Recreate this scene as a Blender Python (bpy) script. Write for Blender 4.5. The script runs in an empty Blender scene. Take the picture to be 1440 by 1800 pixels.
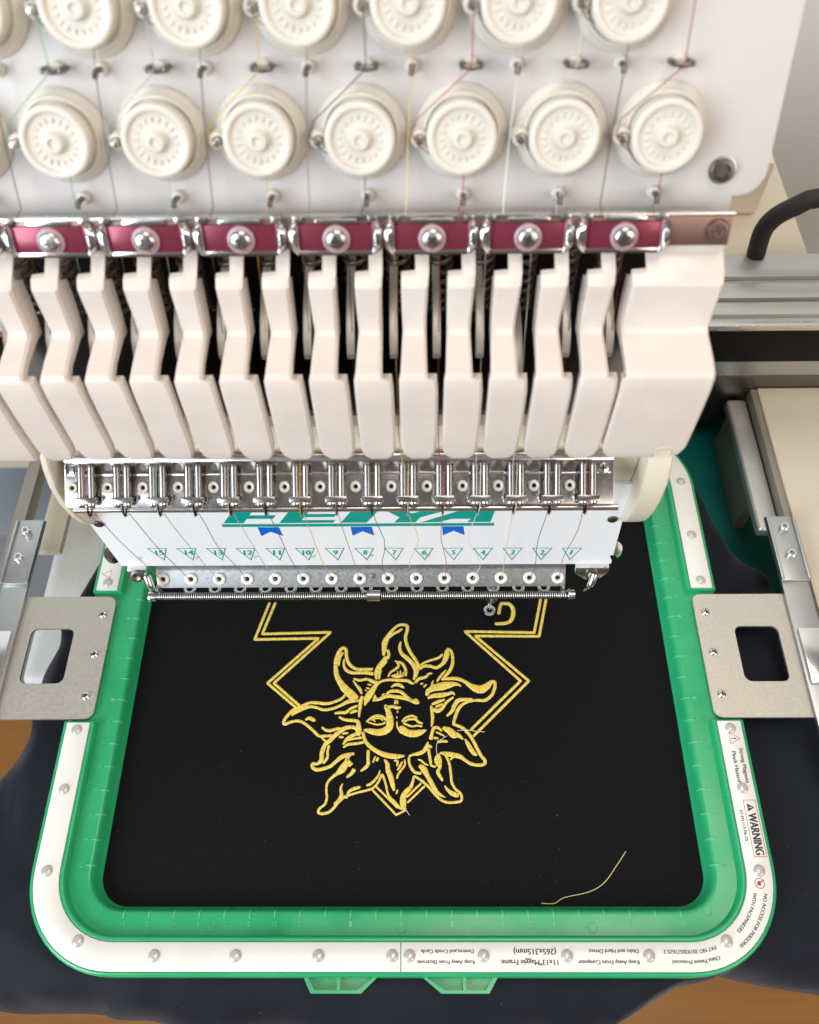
import bpy, bmesh, math, random
from mathutils import Vector, Matrix

# ------------------------------------------------------------------ camera, world, lights, exposure
# The scene is laid out in millimetres (hoop centre = origin, +Y into the machine, +Z up); MM turns that into metres.
MM = 0.001
scene = bpy.context.scene
cam = bpy.data.cameras.new("camera")
cam_ob = bpy.data.objects.new("camera", cam)
scene.collection.objects.link(cam_ob)
scene.camera = cam_ob
PITCH, YAW, ROLL = math.radians(58.087), math.radians(1.221), math.radians(-1.348)
def camera_axes():
    cp, sp = math.cos(PITCH), math.sin(PITCH)
    rz = Matrix.Rotation(YAW, 3, 'Z')
    right, fwd, up = rz @ Vector((1, 0, 0)), rz @ Vector((0, cp, -sp)), rz @ Vector((0, sp, cp))
    c, s = math.cos(ROLL), math.sin(ROLL)
    return c * right + s * up, c * up - s * right, fwd
cr, cu, cf = camera_axes()
cam_ob.matrix_world = Matrix(((cr.x, cu.x, -cf.x, 10.03 * MM), (cr.y, cu.y, -cf.y, -191.8 * MM), (cr.z, cu.z, -cf.z, 469.0 * MM), (0, 0, 0, 1)))
cam.sensor_fit = 'HORIZONTAL'
cam.sensor_width = 36.0
cam.lens = 36.0 * 1496.4 / 1440.0
cam.clip_start, cam.clip_end = 0.01, 50.0
cam.dof.use_dof = True
cam.dof.focus_distance = 0.435
cam.dof.aperture_fstop = 15.0

world = bpy.data.worlds.new("World")
scene.world = world
world.use_nodes = True
wn = world.node_tree.nodes
wl = world.node_tree.links
wn.clear()
w_out = wn.new('ShaderNodeOutputWorld')
w_bg = wn.new('ShaderNodeBackground')
w_tc = wn.new('ShaderNodeTexCoord')
w_sep = wn.new('ShaderNodeSeparateXYZ')
w_map = wn.new('ShaderNodeMapRange')
w_ramp = wn.new('ShaderNodeValToRGB')
w_map.inputs['From Min'].default_value = -1
w_map.inputs['From Max'].default_value = 1
wl.new(w_tc.outputs['Generated'], w_sep.inputs[0])
wl.new(w_sep.outputs['Z'], w_map.inputs['Value'])
wl.new(w_map.outputs[0], w_ramp.inputs[0])
wl.new(w_ramp.outputs[0], w_bg.inputs[0])
wl.new(w_bg.outputs[0], w_out.inputs[0])
e = w_ramp.color_ramp.elements           # a plain room: wooden floor below, walls, pale ceiling
e[0].position, e[0].color = 0.0, (0.16, 0.10, 0.06, 1)
e[1].position, e[1].color = 1.0, (0.80, 0.77, 0.74, 1)
for pos, col in ((0.42, (0.20, 0.15, 0.12, 1)), (0.52, (0.42, 0.38, 0.36, 1)), (0.72, (0.60, 0.57, 0.55, 1))):
    el = e.new(pos)
    el.color = col
w_bg.inputs[1].default_value = 0.33

def area_light(name, loc, target, sx, sy, power, color):
    l = bpy.data.lights.new(name, 'AREA')
    l.shape = 'RECTANGLE'
    l.size, l.size_y, l.energy, l.color = sx, sy, power, color
    o = bpy.data.objects.new(name, l)
    scene.collection.objects.link(o)
    o.location = loc
    o.rotation_euler = (Vector(target) - Vector(loc)).to_track_quat('-Z', 'Y').to_euler()
    return o
area_light("window_light", (-1.35, -1.25, 0.90), (0, 0, 0.1), 1.1, 1.5, 50, (0.82, 0.91, 1.0))
area_light("ceiling_light", (0.25, -0.10, 1.95), (0.0, 0.05, 0.1), 1.3, 0.8, 16, (1.0, 0.91, 0.80))
area_light("room_fill_light", (1.45, -1.40, 1.05), (0.05, 0, 0.15), 1.4, 1.1, 20, (1.0, 0.88, 0.79))  # soft frontal fill, added to brighten upright faces; no window known there

vs = scene.view_settings
vs.view_transform = 'Standard'
vs.look = 'None'
vs.exposure = 0.0
vs.gamma = 1.0
scene.cycles.use_denoising = True
scene.cycles.max_bounces = 8
scene.cycles.sample_clamp_indirect = 6.0

random.seed(7)
# ------------------------------------------------------------------ materials
def mat(name, col, rough=0.5, metal=0.0, noise=0.0, nscale=60.0, bump=0.0, bscale=400.0, coat=0.0, sheen=0.0, sss=0.0, rnoise=0.0, spec=0.5, trans=0.0, alpha=1.0, stretch=None):
    m = bpy.data.materials.new(name)
    m.use_nodes = True
    nt = m.node_tree
    b = nt.nodes['Principled BSDF']
    b.inputs['Base Color'].default_value = (*col, 1)
    b.inputs['Roughness'].default_value = rough
    b.inputs['Metallic'].default_value = metal
    b.inputs['Specular IOR Level'].default_value = spec
    b.inputs['Coat Weight'].default_value = coat
    b.inputs['Coat Roughness'].default_value = 0.08
    b.inputs['Sheen Weight'].default_value = sheen
    b.inputs['Sheen Roughness'].default_value = 0.4
    b.inputs['Transmission Weight'].default_value = trans
    b.inputs['Alpha'].default_value = alpha
    if sss:
        b.inputs['Subsurface Weight'].default_value = sss
        b.inputs['Subsurface Radius'].default_value = (0.004, 0.004, 0.004)
        b.inputs['Subsurface Scale'].default_value = 0.5
    tc = nt.nodes.new('ShaderNodeTexCoord')
    vec = tc.outputs['Object']
    if stretch:
        mp = nt.nodes.new('ShaderNodeMapping')
        mp.inputs['Scale'].default_value = stretch
        nt.links.new(vec, mp.inputs[0])
        vec = mp.outputs[0]
    if noise or rnoise:
        n = nt.nodes.new('ShaderNodeTexNoise')
        n.inputs['Scale'].default_value = nscale
        n.inputs['Detail'].default_value = 5
        nt.links.new(vec, n.inputs['Vector'])
        if noise:
            r = nt.nodes.new('ShaderNodeMapRange')
            r.inputs['From Min'].default_value, r.inputs['From Max'].default_value = 0.25, 0.75
            r.inputs['To Min'].default_value, r.inputs['To Max'].default_value = 1 - noise, 1 + noise
            nt.links.new(n.outputs[0], r.inputs['Value'])
            x = nt.nodes.new('ShaderNodeMix')
            x.data_type, x.blend_type = 'RGBA', 'MULTIPLY'
            x.inputs[0].default_value = 1.0
            x.inputs[6].default_value = (*col, 1)
            nt.links.new(r.outputs[0], x.inputs[7])
            nt.links.new(x.outputs[2], b.inputs['Base Color'])
        if rnoise:
            r2 = nt.nodes.new('ShaderNodeMapRange')
            r2.inputs['From Min'].default_value, r2.inputs['From Max'].default_value = 0.3, 0.7
            r2.inputs['To Min'].default_value, r2.inputs['To Max'].default_value = rough - rnoise, rough + rnoise
            nt.links.new(n.outputs[0], r2.inputs['Value'])
            nt.links.new(r2.outputs[0], b.inputs['Roughness'])
    if bump:
        n = nt.nodes.new('ShaderNodeTexNoise')
        n.inputs['Scale'].default_value = bscale
        n.inputs['Detail'].default_value = 3
        nt.links.new(vec, n.inputs['Vector'])
        bp = nt.nodes.new('ShaderNodeBump')
        bp.inputs['Strength'].default_value = bump
        bp.inputs['Distance'].default_value = 0.0004
        nt.links.new(n.outputs[0], bp.inputs['Height'])
        nt.links.new(bp.outputs[0], b.inputs['Normal'])
    return m

M = {
 'panel': mat('glossy_white_enamel', (0.58, 0.55, 0.525), 0.34, noise=0.02, nscale=25, spec=0.35, coat=0.15),
 'ivory': mat('ivory_plastic', (0.70, 0.66, 0.58), 0.38, noise=0.04, nscale=40, sss=0.1),
 'guard': mat('cream_white_plastic', (0.72, 0.64, 0.575), 0.36, noise=0.06, nscale=55, bump=0.08, bscale=700, rnoise=0.10),
 'white_plate': mat('white_painted_plate', (0.90, 0.90, 0.91), 0.30),
 'casing': mat('cream_casing', (0.74, 0.67, 0.53), 0.35, noise=0.03, nscale=30),
 'chrome': mat('polished_chrome', (0.74, 0.73, 0.72), 0.17, 1.0, rnoise=0.04, nscale=80),
 'roller_steel': mat('dark_chrome', (0.44, 0.42, 0.40), 0.20, 1.0, noise=0.05, nscale=200, rnoise=0.05),
 'steel': mat('satin_steel', (0.62, 0.60, 0.57), 0.28, 1.0, noise=0.06, nscale=120, rnoise=0.08),
 'zinc': mat('zinc_plated_steel', (0.50, 0.51, 0.51), 0.40, 1.0, noise=0.05, nscale=700, rnoise=0.06),
 'bracket': mat('brushed_stainless', (0.58, 0.54, 0.475), 0.46, 0.85, noise=0.09, nscale=600, bump=0.05, bscale=2500, rnoise=0.06),
 'dark_steel': mat('dark_steel', (0.20, 0.18, 0.165), 0.35, 1.0),
 'pin': mat('nickel_pin', (0.50, 0.45, 0.40), 0.30, 1.0),
 'lever': mat('lever_metal', (0.78, 0.75, 0.69), 0.38, 0.25, noise=0.05),
 'black': mat('black_metal', (0.006, 0.006, 0.007), 0.5, spec=0.15, noise=0.3, nscale=60),
 'spring_black': mat('black_spring_steel', (0.20, 0.155, 0.125), 0.32, 0.6),
 'red_reflection': mat('red_reflection_strip', (0.25, 0.040, 0.070), 0.26, 0.45, noise=0.05, coat=0.2),  # mirroring metal; the red reflection is painted as its base colour
 'rose_reflection': mat('rose_reflection_steel', (0.27, 0.165, 0.145), 0.40, 0.8, noise=0.05, rnoise=0.06),  # plain steel with a dull rose reflection painted into the colour
 'washer': mat('clear_nylon_washer', (0.60, 0.42, 0.46), 0.2, alpha=0.65),
 'ceramic': mat('white_ceramic', (0.84, 0.80, 0.72), 0.18, coat=0.5),
 'hole': mat('dark_hole', (0.02, 0.016, 0.014), 0.7),
 'green': mat('green_moulded_plastic', (0.022, 0.36, 0.140), 0.27, noise=0.08, nscale=45, bump=0.04, bscale=900, rnoise=0.10),
 'ridge_highlight': mat('green_ridge_highlight', (0.10, 0.50, 0.26), 0.3),  # paler green: edge highlight of the ridges put into the colour
 'strip': mat('cream_white_strip', (0.76, 0.745, 0.69), 0.30, noise=0.03, nscale=30, rnoise=0.05),
 'rivet': mat('clear_rivet', (0.50, 0.48, 0.43), 0.22, 0.15, coat=0.5),
 'print_black': mat('black_print', (0.03, 0.028, 0.028), 0.5),
 'print_red': mat('red_print', (0.50, 0.05, 0.05), 0.5),
 'print_teal': mat('teal_print', (0.0, 0.33, 0.27), 0.4),
 'print_blue': mat('blue_print', (0.0, 0.14, 0.62), 0.4),
 'print_bright_red': mat('bright_red_print', (0.62, 0.02, 0.03), 0.4),
 'cable': mat('black_braided_cable', (0.012, 0.012, 0.013), 0.6, bump=0.6, bscale=900),
 'table': mat('cream_table_laminate', (0.62, 0.55, 0.43), 0.42, noise=0.03, nscale=14),
 'block': mat('white_textured_cover', (0.66, 0.64, 0.59), 0.5, noise=0.03, nscale=40, bump=0.5, bscale=320),
 'edge': mat('grey_table_edge', (0.30, 0.27, 0.22), 0.4, 0.4),
 'alu': mat('anodised_aluminium', (0.50, 0.50, 0.47), 0.38, 0.7, stretch=(1, 30, 30), noise=0.05, nscale=20),
 'teal': mat('teal_enamel', (0.0, 0.13, 0.11), 0.30, noise=0.05),
 'slate': mat('blue_grey_panel', (0.22, 0.25, 0.27), 0.5, noise=0.05, nscale=6),
}

def floor_material():
    m = bpy.data.materials.new('wood_floor')
    m.use_nodes = True
    nt = m.node_tree
    b = nt.nodes['Principled BSDF']
    tc = nt.nodes.new('ShaderNodeTexCoord')
    mp = nt.nodes.new('ShaderNodeMapping')
    mp.inputs['Scale'].default_value = (1.2, 14, 1)
    n = nt.nodes.new('ShaderNodeTexNoise')
    n.inputs['Scale'].default_value = 4
    n.inputs['Detail'].default_value = 6
    r = nt.nodes.new('ShaderNodeValToRGB')
    r.color_ramp.elements[0].color = (0.20, 0.075, 0.012, 1)
    r.color_ramp.elements[1].color = (0.36, 0.155, 0.032, 1)
    nt.links.new(tc.outputs['Object'], mp.inputs[0])
    nt.links.new(mp.outputs[0], n.inputs['Vector'])
    nt.links.new(n.outputs[0], r.inputs[0])
    nt.links.new(r.outputs[0], b.inputs['Base Color'])
    b.inputs['Roughness'].default_value = 0.35
    return m
M['floor'] = floor_material()

def fabric_material(name='black_twill_fabric', base=(0.0028, 0.0027, 0.0034, 1), sheen=0.03, wrinkle=0.0):
    m = bpy.data.materials.new(name)
    m.use_nodes = True
    nt = m.node_tree
    b = nt.nodes['Principled BSDF']
    b.inputs['Base Color'].default_value = base
    b.inputs['Roughness'].default_value = 0.58
    b.inputs['Specular IOR Level'].default_value = 0.12
    b.inputs['Sheen Weight'].default_value = sheen
    b.inputs['Sheen Roughness'].default_value = 0.35
    b.inputs['Sheen Tint'].default_value = (0.75, 0.82, 1, 1)
    tc = nt.nodes.new('ShaderNodeTexCoord')
    w1 = nt.nodes.new('ShaderNodeTexWave')
    w1.bands_direction = 'DIAGONAL'
    w1.inputs['Scale'].default_value = 420
    w1.inputs['Distortion'].default_value = 1.0
    n = nt.nodes.new('ShaderNodeTexNoise')
    n.inputs['Scale'].default_value = 1400
    a = nt.nodes.new('ShaderNodeMath')
    a.operation = 'ADD'
    bp = nt.nodes.new('ShaderNodeBump')
    bp.inputs['Strength'].default_value = 0.45
    bp.inputs['Distance'].default_value = 0.0003
    nt.links.new(tc.outputs['Object'], w1.inputs['Vector'])
    nt.links.new(tc.outputs['Object'], n.inputs['Vector'])
    nt.links.new(w1.outputs['Fac'], a.inputs[0])
    nt.links.new(n.outputs[0], a.inputs[1])
    nt.links.new(a.outputs[0], bp.inputs['Height'])
    nt.links.new(bp.outputs[0], b.inputs['Normal'])
    if wrinkle:                              # soft creases in the loose cloth
        wz = nt.nodes.new('ShaderNodeTexNoise')
        wz.inputs['Scale'].default_value = 11
        wz.inputs['Detail'].default_value = 1.5
        wz.inputs['Distortion'].default_value = 0.6
        b2 = nt.nodes.new('ShaderNodeBump')
        b2.inputs['Strength'].default_value = 1.0
        b2.inputs['Distance'].default_value = wrinkle
        nt.links.new(tc.outputs['Object'], wz.inputs['Vector'])
        nt.links.new(wz.outputs[0], b2.inputs['Height'])
        nt.links.new(b2.outputs[0], bp.inputs['Normal'])
    # lint: sparse pale specks
    v = nt.nodes.new('ShaderNodeTexNoise')
    v.inputs['Scale'].default_value = 520
    v.inputs['Detail'].default_value = 2
    cr_ = nt.nodes.new('ShaderNodeValToRGB')
    cr_.color_ramp.elements[0].position, cr_.color_ramp.elements[0].color = 0.735, base
    cr_.color_ramp.elements[1].position, cr_.color_ramp.elements[1].color = 0.80, (0.07, 0.065, 0.065, 1)
    nt.links.new(tc.outputs['Object'], v.inputs['Vector'])
    nt.links.new(v.outputs[0], cr_.inputs[0])
    nt.links.new(cr_.outputs[0], b.inputs['Base Color'])
    return m
M['fabric'] = fabric_material()
M['loose_fabric_sheen'] = fabric_material('black_cloth_blue_sheen', (0.0100, 0.0120, 0.0175, 1), 0.20, 0.016)  # same black cloth; bluish window sheen painted into the base colour

def stitch_material():
    """satin stitches: fine threads lying across the stroke (UV.x runs along it, in millimetres)"""
    m = bpy.data.materials.new('gold_satin_stitch')
    m.use_nodes = True
    nt = m.node_tree
    b = nt.nodes['Principled BSDF']
    b.inputs['Roughness'].default_value = 0.38
    b.inputs['Sheen Weight'].default_value = 0.05
    uv = nt.nodes.new('ShaderNodeTexCoord')
    sep = nt.nodes.new('ShaderNodeSeparateXYZ')
    nt.links.new(uv.outputs['UV'], sep.inputs[0])
    mp = nt.nodes.new('ShaderNodeMapping')
    mp.inputs['Scale'].default_value = (2.4, 0.25, 1)
    nz = nt.nodes.new('ShaderNodeTexNoise')
    nz.inputs['Scale'].default_value = 1.0
    nz.inputs['Detail'].default_value = 1
    nt.links.new(uv.outputs['UV'], mp.inputs[0])
    nt.links.new(mp.outputs[0], nz.inputs['Vector'])
    r = nt.nodes.new('ShaderNodeValToRGB')
    r.color_ramp.elements[0].position, r.color_ramp.elements[0].color = 0.30, (0.64, 0.43, 0.03, 1)
    r.color_ramp.elements[1].position, r.color_ramp.elements[1].color = 0.62, (0.97, 0.745, 0.165, 1)
    nt.links.new(nz.outputs[0], r.inputs[0])
    nt.links.new(r.outputs[0], b.inputs['Base Color'])
    mul = nt.nodes.new('ShaderNodeMath')
    mul.operation = 'MULTIPLY'
    mul.inputs[1].default_value = 2 * math.pi / 0.42
    nt.links.new(sep.outputs['X'], mul.inputs[0])
    sn = nt.nodes.new('ShaderNodeMath')
    sn.operation = 'SINE'
    nt.links.new(mul.outputs[0], sn.inputs[0])
    ad = nt.nodes.new('ShaderNodeMath')
    ad.operation = 'ADD'
    nt.links.new(sn.outputs[0], ad.inputs[0])
    nt.links.new(nz.outputs[0], ad.inputs[1])
    bp = nt.nodes.new('ShaderNodeBump')
    bp.inputs['Strength'].default_value = 0.45
    bp.inputs['Distance'].default_value = 0.0002
    nt.links.new(ad.outputs[0], bp.inputs['Height'])
    nt.links.new(bp.outputs[0], b.inputs['Normal'])
    return m
M['stitch'] = stitch_material()

def thread_mat(name, col):
    return mat(name, col, 0.55, sheen=0.2)

# ------------------------------------------------------------------ mesh helpers (millimetres in, metres out)
COL = scene.collection
class MB:
    def __init__(s):
        s.v, s.f = [], []
    def add(s, vs_, fs):
        o = len(s.v)
        s.v += [tuple(p) for p in vs_]
        s.f += [tuple(i + o for i in q) for q in fs]
        return s
    def box(s, x0, x1, y0, y1, z0, z1):
        return s.add([(x0,y0,z0),(x1,y0,z0),(x1,y1,z0),(x0,y1,z0),(x0,y0,z1),(x1,y0,z1),(x1,y1,z1),(x0,y1,z1)],
                     [(0,3,2,1),(4,5,6,7),(0,1,5,4),(1,2,6,5),(2,3,7,6),(3,0,4,7)])
    def lathe(s, prof, seg=24, origin=(0,0,0), axis=(0,0,1)):
        """prof = [(radius, height)], revolved about axis through origin"""
        ax = Vector(axis).normalized()
        t = Vector((1,0,0)) if abs(ax.x) < 0.9 else Vector((0,1,0))
        u = ax.cross(t).normalized()
        w = ax.cross(u)
        o = Vector(origin)
        vs_, fs = [], []
        for r, h in prof:
            for k in range(seg):
                a = 2 * math.pi * k / seg
                vs_.append(o + ax * h + (u * math.cos(a) + w * math.sin(a)) * r)
        for i in range(len(prof) - 1):
            for k in range(seg):
                k2 = (k + 1) % seg
                fs.append((i*seg+k, i*seg+k2, (i+1)*seg+k2, (i+1)*seg+k))
        if prof[0][0] > 1e-6: fs.append(tuple(range(seg - 1, -1, -1)))
        if prof[-1][0] > 1e-6: fs.append(tuple((len(prof)-1)*seg + k for k in range(seg)))
        return s.add(vs_, fs)
    def cyl(s, a, b, r, seg=16, r2=None):
        a, b = Vector(a), Vector(b)
        return s.lathe([(r, 0), (r if r2 is None else r2, (b-a).length)], seg, a, b - a)
    def tube(s, pts, r, seg=8, closed=False):
        pts = [Vector(p) for p in pts]
        n = len(pts)
        rs = r if isinstance(r, (list, tuple)) else [r] * n
        tang = []
        for i in range(n):
            a = pts[(i-1) % n] if (closed or i > 0) else pts[i]
            b = pts[(i+1) % n] if (closed or i < n-1) else pts[i]
            tang.append((b - a).normalized())
        ref = Vector((0,0,1)) if abs(tang[0].z) < 0.9 else Vector((1,0,0))
        u = tang[0].cross(ref).normalized()
        vs_, fs = [], []
        for i in range(n):
            u = (u - tang[i] * u.dot(tang[i])).normalized()
            w = tang[i].cross(u)
            for k in range(seg):
                a = 2 * math.pi * k / seg
                vs_.append(pts[i] + (u * math.cos(a) + w * math.sin(a)) * rs[i])
        for i in range(n if closed else n - 1):
            j = (i + 1) % n
            for k in range(seg):
                k2 = (k + 1) % seg
                fs.append((i*seg+k, i*seg+k2, j*seg+k2, j*seg+k))
        if not closed:
            fs.append(tuple(range(seg-1, -1, -1)))
            fs.append(tuple((n-1)*seg + k for k in range(seg)))
        return s.add(vs_, fs)
    def prism(s, poly, mapf, h0, h1):
        """poly = [(u, v)], mapf(u, v, h) -> point"""
        n = len(poly)
        vs_ = [mapf(u, v, h0) for u, v in poly] + [mapf(u, v, h1) for u, v in poly]
        fs = [tuple(range(n-1, -1, -1)), tuple(range(n, 2*n))]
        fs += [(i, (i+1) % n, n + (i+1) % n, n + i) for i in range(n)]
        return s.add(vs_, fs)
    def rows(s, rws, closed_across=False, closed_along=False):
        m, n = len(rws), len(rws[0])
        vs_ = [p for r in rws for p in r]
        fs = []
        for i in range(m if closed_along else m - 1):
            i2 = (i + 1) % m
            for k in range(n if closed_across else n - 1):
                k2 = (k + 1) % n
                fs.append((i*n+k, i*n+k2, i2*n+k2, i2*n+k))
        if closed_across and not closed_along:
            fs.append(tuple(range(n-1, -1, -1)))
            fs.append(tuple((m-1)*n + k for k in range(n)))
        return s.add(vs_, fs)
    def mesh(s, name, m, smooth=35, bevel=0.0, bseg=2):
        me = bpy.data.meshes.new(name)
        me.from_pydata([(a*MM, b*MM, c*MM) for a, b, c in s.v], [], s.f)
        bm = bmesh.new()
        bm.from_mesh(me)
        bmesh.ops.recalc_face_normals(bm, faces=bm.faces)
        if bevel:
            es = [ed for ed in bm.edges if len(ed.link_faces) == 2 and ed.calc_face_angle(0) > math.radians(28)]
            bmesh.ops.bevel(bm, geom=es, offset=bevel*MM, segments=bseg, profile=0.6, affect='EDGES', clamp_overlap=True)
        bm.to_mesh(me)
        bm.free()
        if m is not None: me.materials.append(m)
        if smooth:
            me.shade_smooth()
            me.set_sharp_from_angle(angle=math.radians(smooth))
        return me
    def build(s, name, m, parent=None, **k):
        return link(name, s.mesh(name, m, **k), parent)

def link(name, me, parent=None, loc=None):
    o = bpy.data.objects.new(name, me)
    COL.objects.link(o)
    if parent is not None: o.parent = parent
    if loc is not None: o.location = [c * MM for c in loc]
    return o
def tag(o, label, cat, group=None, kind=None):
    o['label'], o['category'] = label, cat
    if group: o['group'] = group
    if kind: o['kind'] = kind
    return o
def plate_mesh(name, outer, holes, mapf, h0, h1, m, smooth=35):
    """a sheet with real holes: outer and holes are 2-D loops"""
    bm = bmesh.new()
    edges = []
    for lp in [outer] + holes:
        vs_ = [bm.verts.new([c*MM for c in mapf(u, v, h0)]) for u, v in lp]
        edges += [bm.edges.new((vs_[i], vs_[(i+1) % len(vs_)])) for i in range(len(vs_))]
    bmesh.ops.triangle_fill(bm, use_beauty=True, use_dissolve=False, edges=edges)
    fs = list(bm.faces)
    ex = bmesh.ops.extrude_face_region(bm, geom=fs)
    d = (Vector(mapf(0, 0, h1)) - Vector(mapf(0, 0, h0))) * MM
    bmesh.ops.translate(bm, verts=[g for g in ex['geom'] if isinstance(g, bmesh.types.BMVert)], vec=d)
    bmesh.ops.recalc_face_normals(bm, faces=bm.faces)
    me = bpy.data.meshes.new(name)
    bm.to_mesh(me)
    bm.free()
    me.materials.append(m)
    me.shade_smooth()
    me.set_sharp_from_angle(angle=math.radians(smooth))
    return me
def rrect(cx, cy, hx, hy, r, n=6):
    pts = []
    for sx, sy, a0 in ((1,1,0), (-1,1,90), (-1,-1,180), (1,-1,270)):
        for k in range(n + 1):
            a = math.radians(a0 + 90 * k / n)
            pts.append((cx + sx*(hx-r) + r*math.cos(a), cy + sy*(hy-r) + r*math.sin(a)))
    return pts
def circle(cx, cy, r, n=20):
    return [(cx + r*math.cos(2*math.pi*k/n), cy + r*math.sin(2*math.pi*k/n)) for k in range(n)]
_font_cache = {}
def text_polys(txt, size=1.0, bold=0.0, shear=0.0):
    """flat mesh of a text, centred, in units of size: returns verts (u, v) and faces"""
    key = (txt, bold, shear)
    if key not in _font_cache:
        cu_ = bpy.data.curves.new('lettering', 'FONT')
        cu_.body = txt
        cu_.resolution_u = 3
        cu_.offset = bold
        cu_.shear = shear
        cu_.align_x, cu_.align_y = 'CENTER', 'CENTER'
        o = bpy.data.objects.new('lettering', cu_)
        COL.objects.link(o)
        me = bpy.data.meshes.new_from_object(o.evaluated_get(bpy.context.evaluated_depsgraph_get()))
        vs_ = [(v.co.x, v.co.y) for v in me.vertices]
        fs = [tuple(p.vertices) for p in me.polygons]
        bpy.data.objects.remove(o)
        bpy.data.curves.remove(cu_)
        bpy.data.meshes.remove(me)
        _font_cache[key] = (vs_, fs)
    vs_, fs = _font_cache[key]
    xs, ys = [p[0] for p in vs_], [p[1] for p in vs_]
    return vs_, fs, max(xs) - min(xs), max(ys) - min(ys), (max(xs)+min(xs))/2, (max(ys)+min(ys))/2
def text_obj(name, txt, width, mapf, h, m, parent, bold=0.0, height=None, thick=0.0, shear=0.0, strokes=0.0):
    """text scaled to a width in mm and laid on a surface by mapf(u, v, h)"""
    vs_, fs, w, hh, cx, cy = text_polys(txt, bold=bold, shear=shear)
    sx = width / w
    sy = height / hh if height else sx
    b = MB()
    for k, d in enumerate((0.0,) if not strokes else (-strokes, strokes, 0.0)):
        b.add([mapf((x-cx+d)*sx, (y-cy)*sy, h + 0.004*k) for x, y in vs_], fs)
    if thick:
        n = len(vs_)
        b.add([mapf((x-cx)*sx, (y-cy)*sy, h - thick) for x, y in vs_], [])
        cnt = {}
        for q in fs:
            for i in range(len(q)):
                a_, b_ = q[i], q[(i+1) % len(q)]
                cnt[(min(a_,b_), max(a_,b_))] = cnt.get((min(a_,b_), max(a_,b_)), 0) + 1
        b.f += [(a_, b_, b_+n, a_+n) for (a_, b_), c in cnt.items() if c == 1]
    return b.build(name, m, parent, smooth=0)
def frame_poly(name, poly, wdt, mapf, h, m, parent):
    """outline of a polygon, wdt wide, lying inside it"""
    n = len(poly)
    cx, cy = sum(p[0] for p in poly)/n, sum(p[1] for p in poly)/n
    inner = []
    for i in range(n):
        p0, p1, p2 = Vector(poly[i-1]), Vector(poly[i]), Vector(poly[(i+1) % n])
        d1, d2 = (p1-p0).normalized(), (p2-p1).normalized()
        n1, n2 = Vector((-d1.y, d1.x)), Vector((-d2.y, d2.x))
        if n1.dot(Vector((cx, cy)) - p1) < 0: n1 = -n1
        if n2.dot(Vector((cx, cy)) - p1) < 0: n2 = -n2
        bis = (n1 + n2).normalized()
        inner.append(p1 + bis * (wdt / max(0.3, bis.dot(n1))))
    b = MB()
    b.add([mapf(u, v, h) for u, v in poly] + [mapf(p.x, p.y, h) for p in inner], [(i, (i+1) % n, n+(i+1) % n, n+i) for i in range(n)])
    return b.build(name, m, parent, smooth=0)
def catmull(pts, step):
    """resample a polyline of tuples through a Catmull-Rom spline"""
    P = [Vector(p) for p in pts]
    if len(P) == 2:
        n = max(2, int((P[1]-P[0]).length / step))
        return [P[0].lerp(P[1], k/n) for k in range(n+1)]
    out = []
    for i in range(len(P) - 1):
        p0, p1, p2, p3 = P[max(0,i-1)], P[i], P[i+1], P[min(len(P)-1,i+2)]
        n = max(2, int(math.ceil((p2-p1).length / step)))
        for k in range(n):
            t = k / n
            out.append(0.5 * ((2*p1) + (p2-p0)*t + (2*p0-5*p1+4*p2-p3)*t*t + (3*p1-p0-3*p2+p3)*t**3))
    out.append(P[-1])
    return out

# ------------------------------------------------------------------ the setting
fl = MB().add([(-3000,-3000,-800),(3000,-3000,-800),(3000,3500,-800),(-3000,3500,-800)], [(0,1,2,3)]).build('floor', M['floor'], smooth=0)
fl['kind'] = 'structure'

# ------------------------------------------------------------------ green magnetic hoop
TX, TY, TR = 161.0, 136.8, 20.0        # half width / half depth / corner radius of the ruled edge
FAB = -9.7                             # level of the stretched cloth
def ring_pt(s_key, off):
    """s_key = (kind, value): straight sides and corner arcs of the rounded rectangle, pushed out by off"""
    kind, t = s_key
    ax, ay, r = TX - TR, TY - TR, TR + off
    if kind == 'F': return (t, -TY - off)
    if kind == 'B': return (t, TY + off)
    if kind == 'R': return (TX + off, t)
    if kind == 'L': return (-TX - off, t)
    cx, cy, a0 = {'FR': (ax, -ay, -90), 'BR': (ax, ay, 0), 'BL': (-ax, ay, 90), 'FL': (-ax, -ay, 180)}[kind]
    a = math.radians(a0 + 90 * t)
    return (cx + r*math.cos(a), cy + r*math.sin(a))
NA = 14
def side_keys(kind, a, b, n):
    return [(kind, a + (b-a)*k/n) for k in range(n + 1)]
def arc_keys(kind):
    return [(kind, k/NA) for k in range(1, NA)]
ax_, ay_ = TX - TR, TY - TR
full_keys = side_keys('F', -ax_, ax_, 12) + arc_keys('FR') + side_keys('R', -ay_, ay_, 12) + arc_keys('BR') + side_keys('B', ax_, -ax_, 12) + arc_keys('BL') + side_keys('L', ay_, -ay_, 12) + arc_keys('FL')
GAP = 39.6
front_keys = side_keys('L', -GAP, -ay_, 6) + arc_keys('FL') + side_keys('F', -ax_, ax_, 12) + arc_keys('FR') + side_keys('R', -ay_, -GAP, 6)
GB = 41.4
back_keys = side_keys('R', GB, ay_, 6) + arc_keys('BR') + side_keys('B', ax_, -ax_, 12) + arc_keys('BL') + side_keys('L', ay_, GB, 6)

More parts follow.
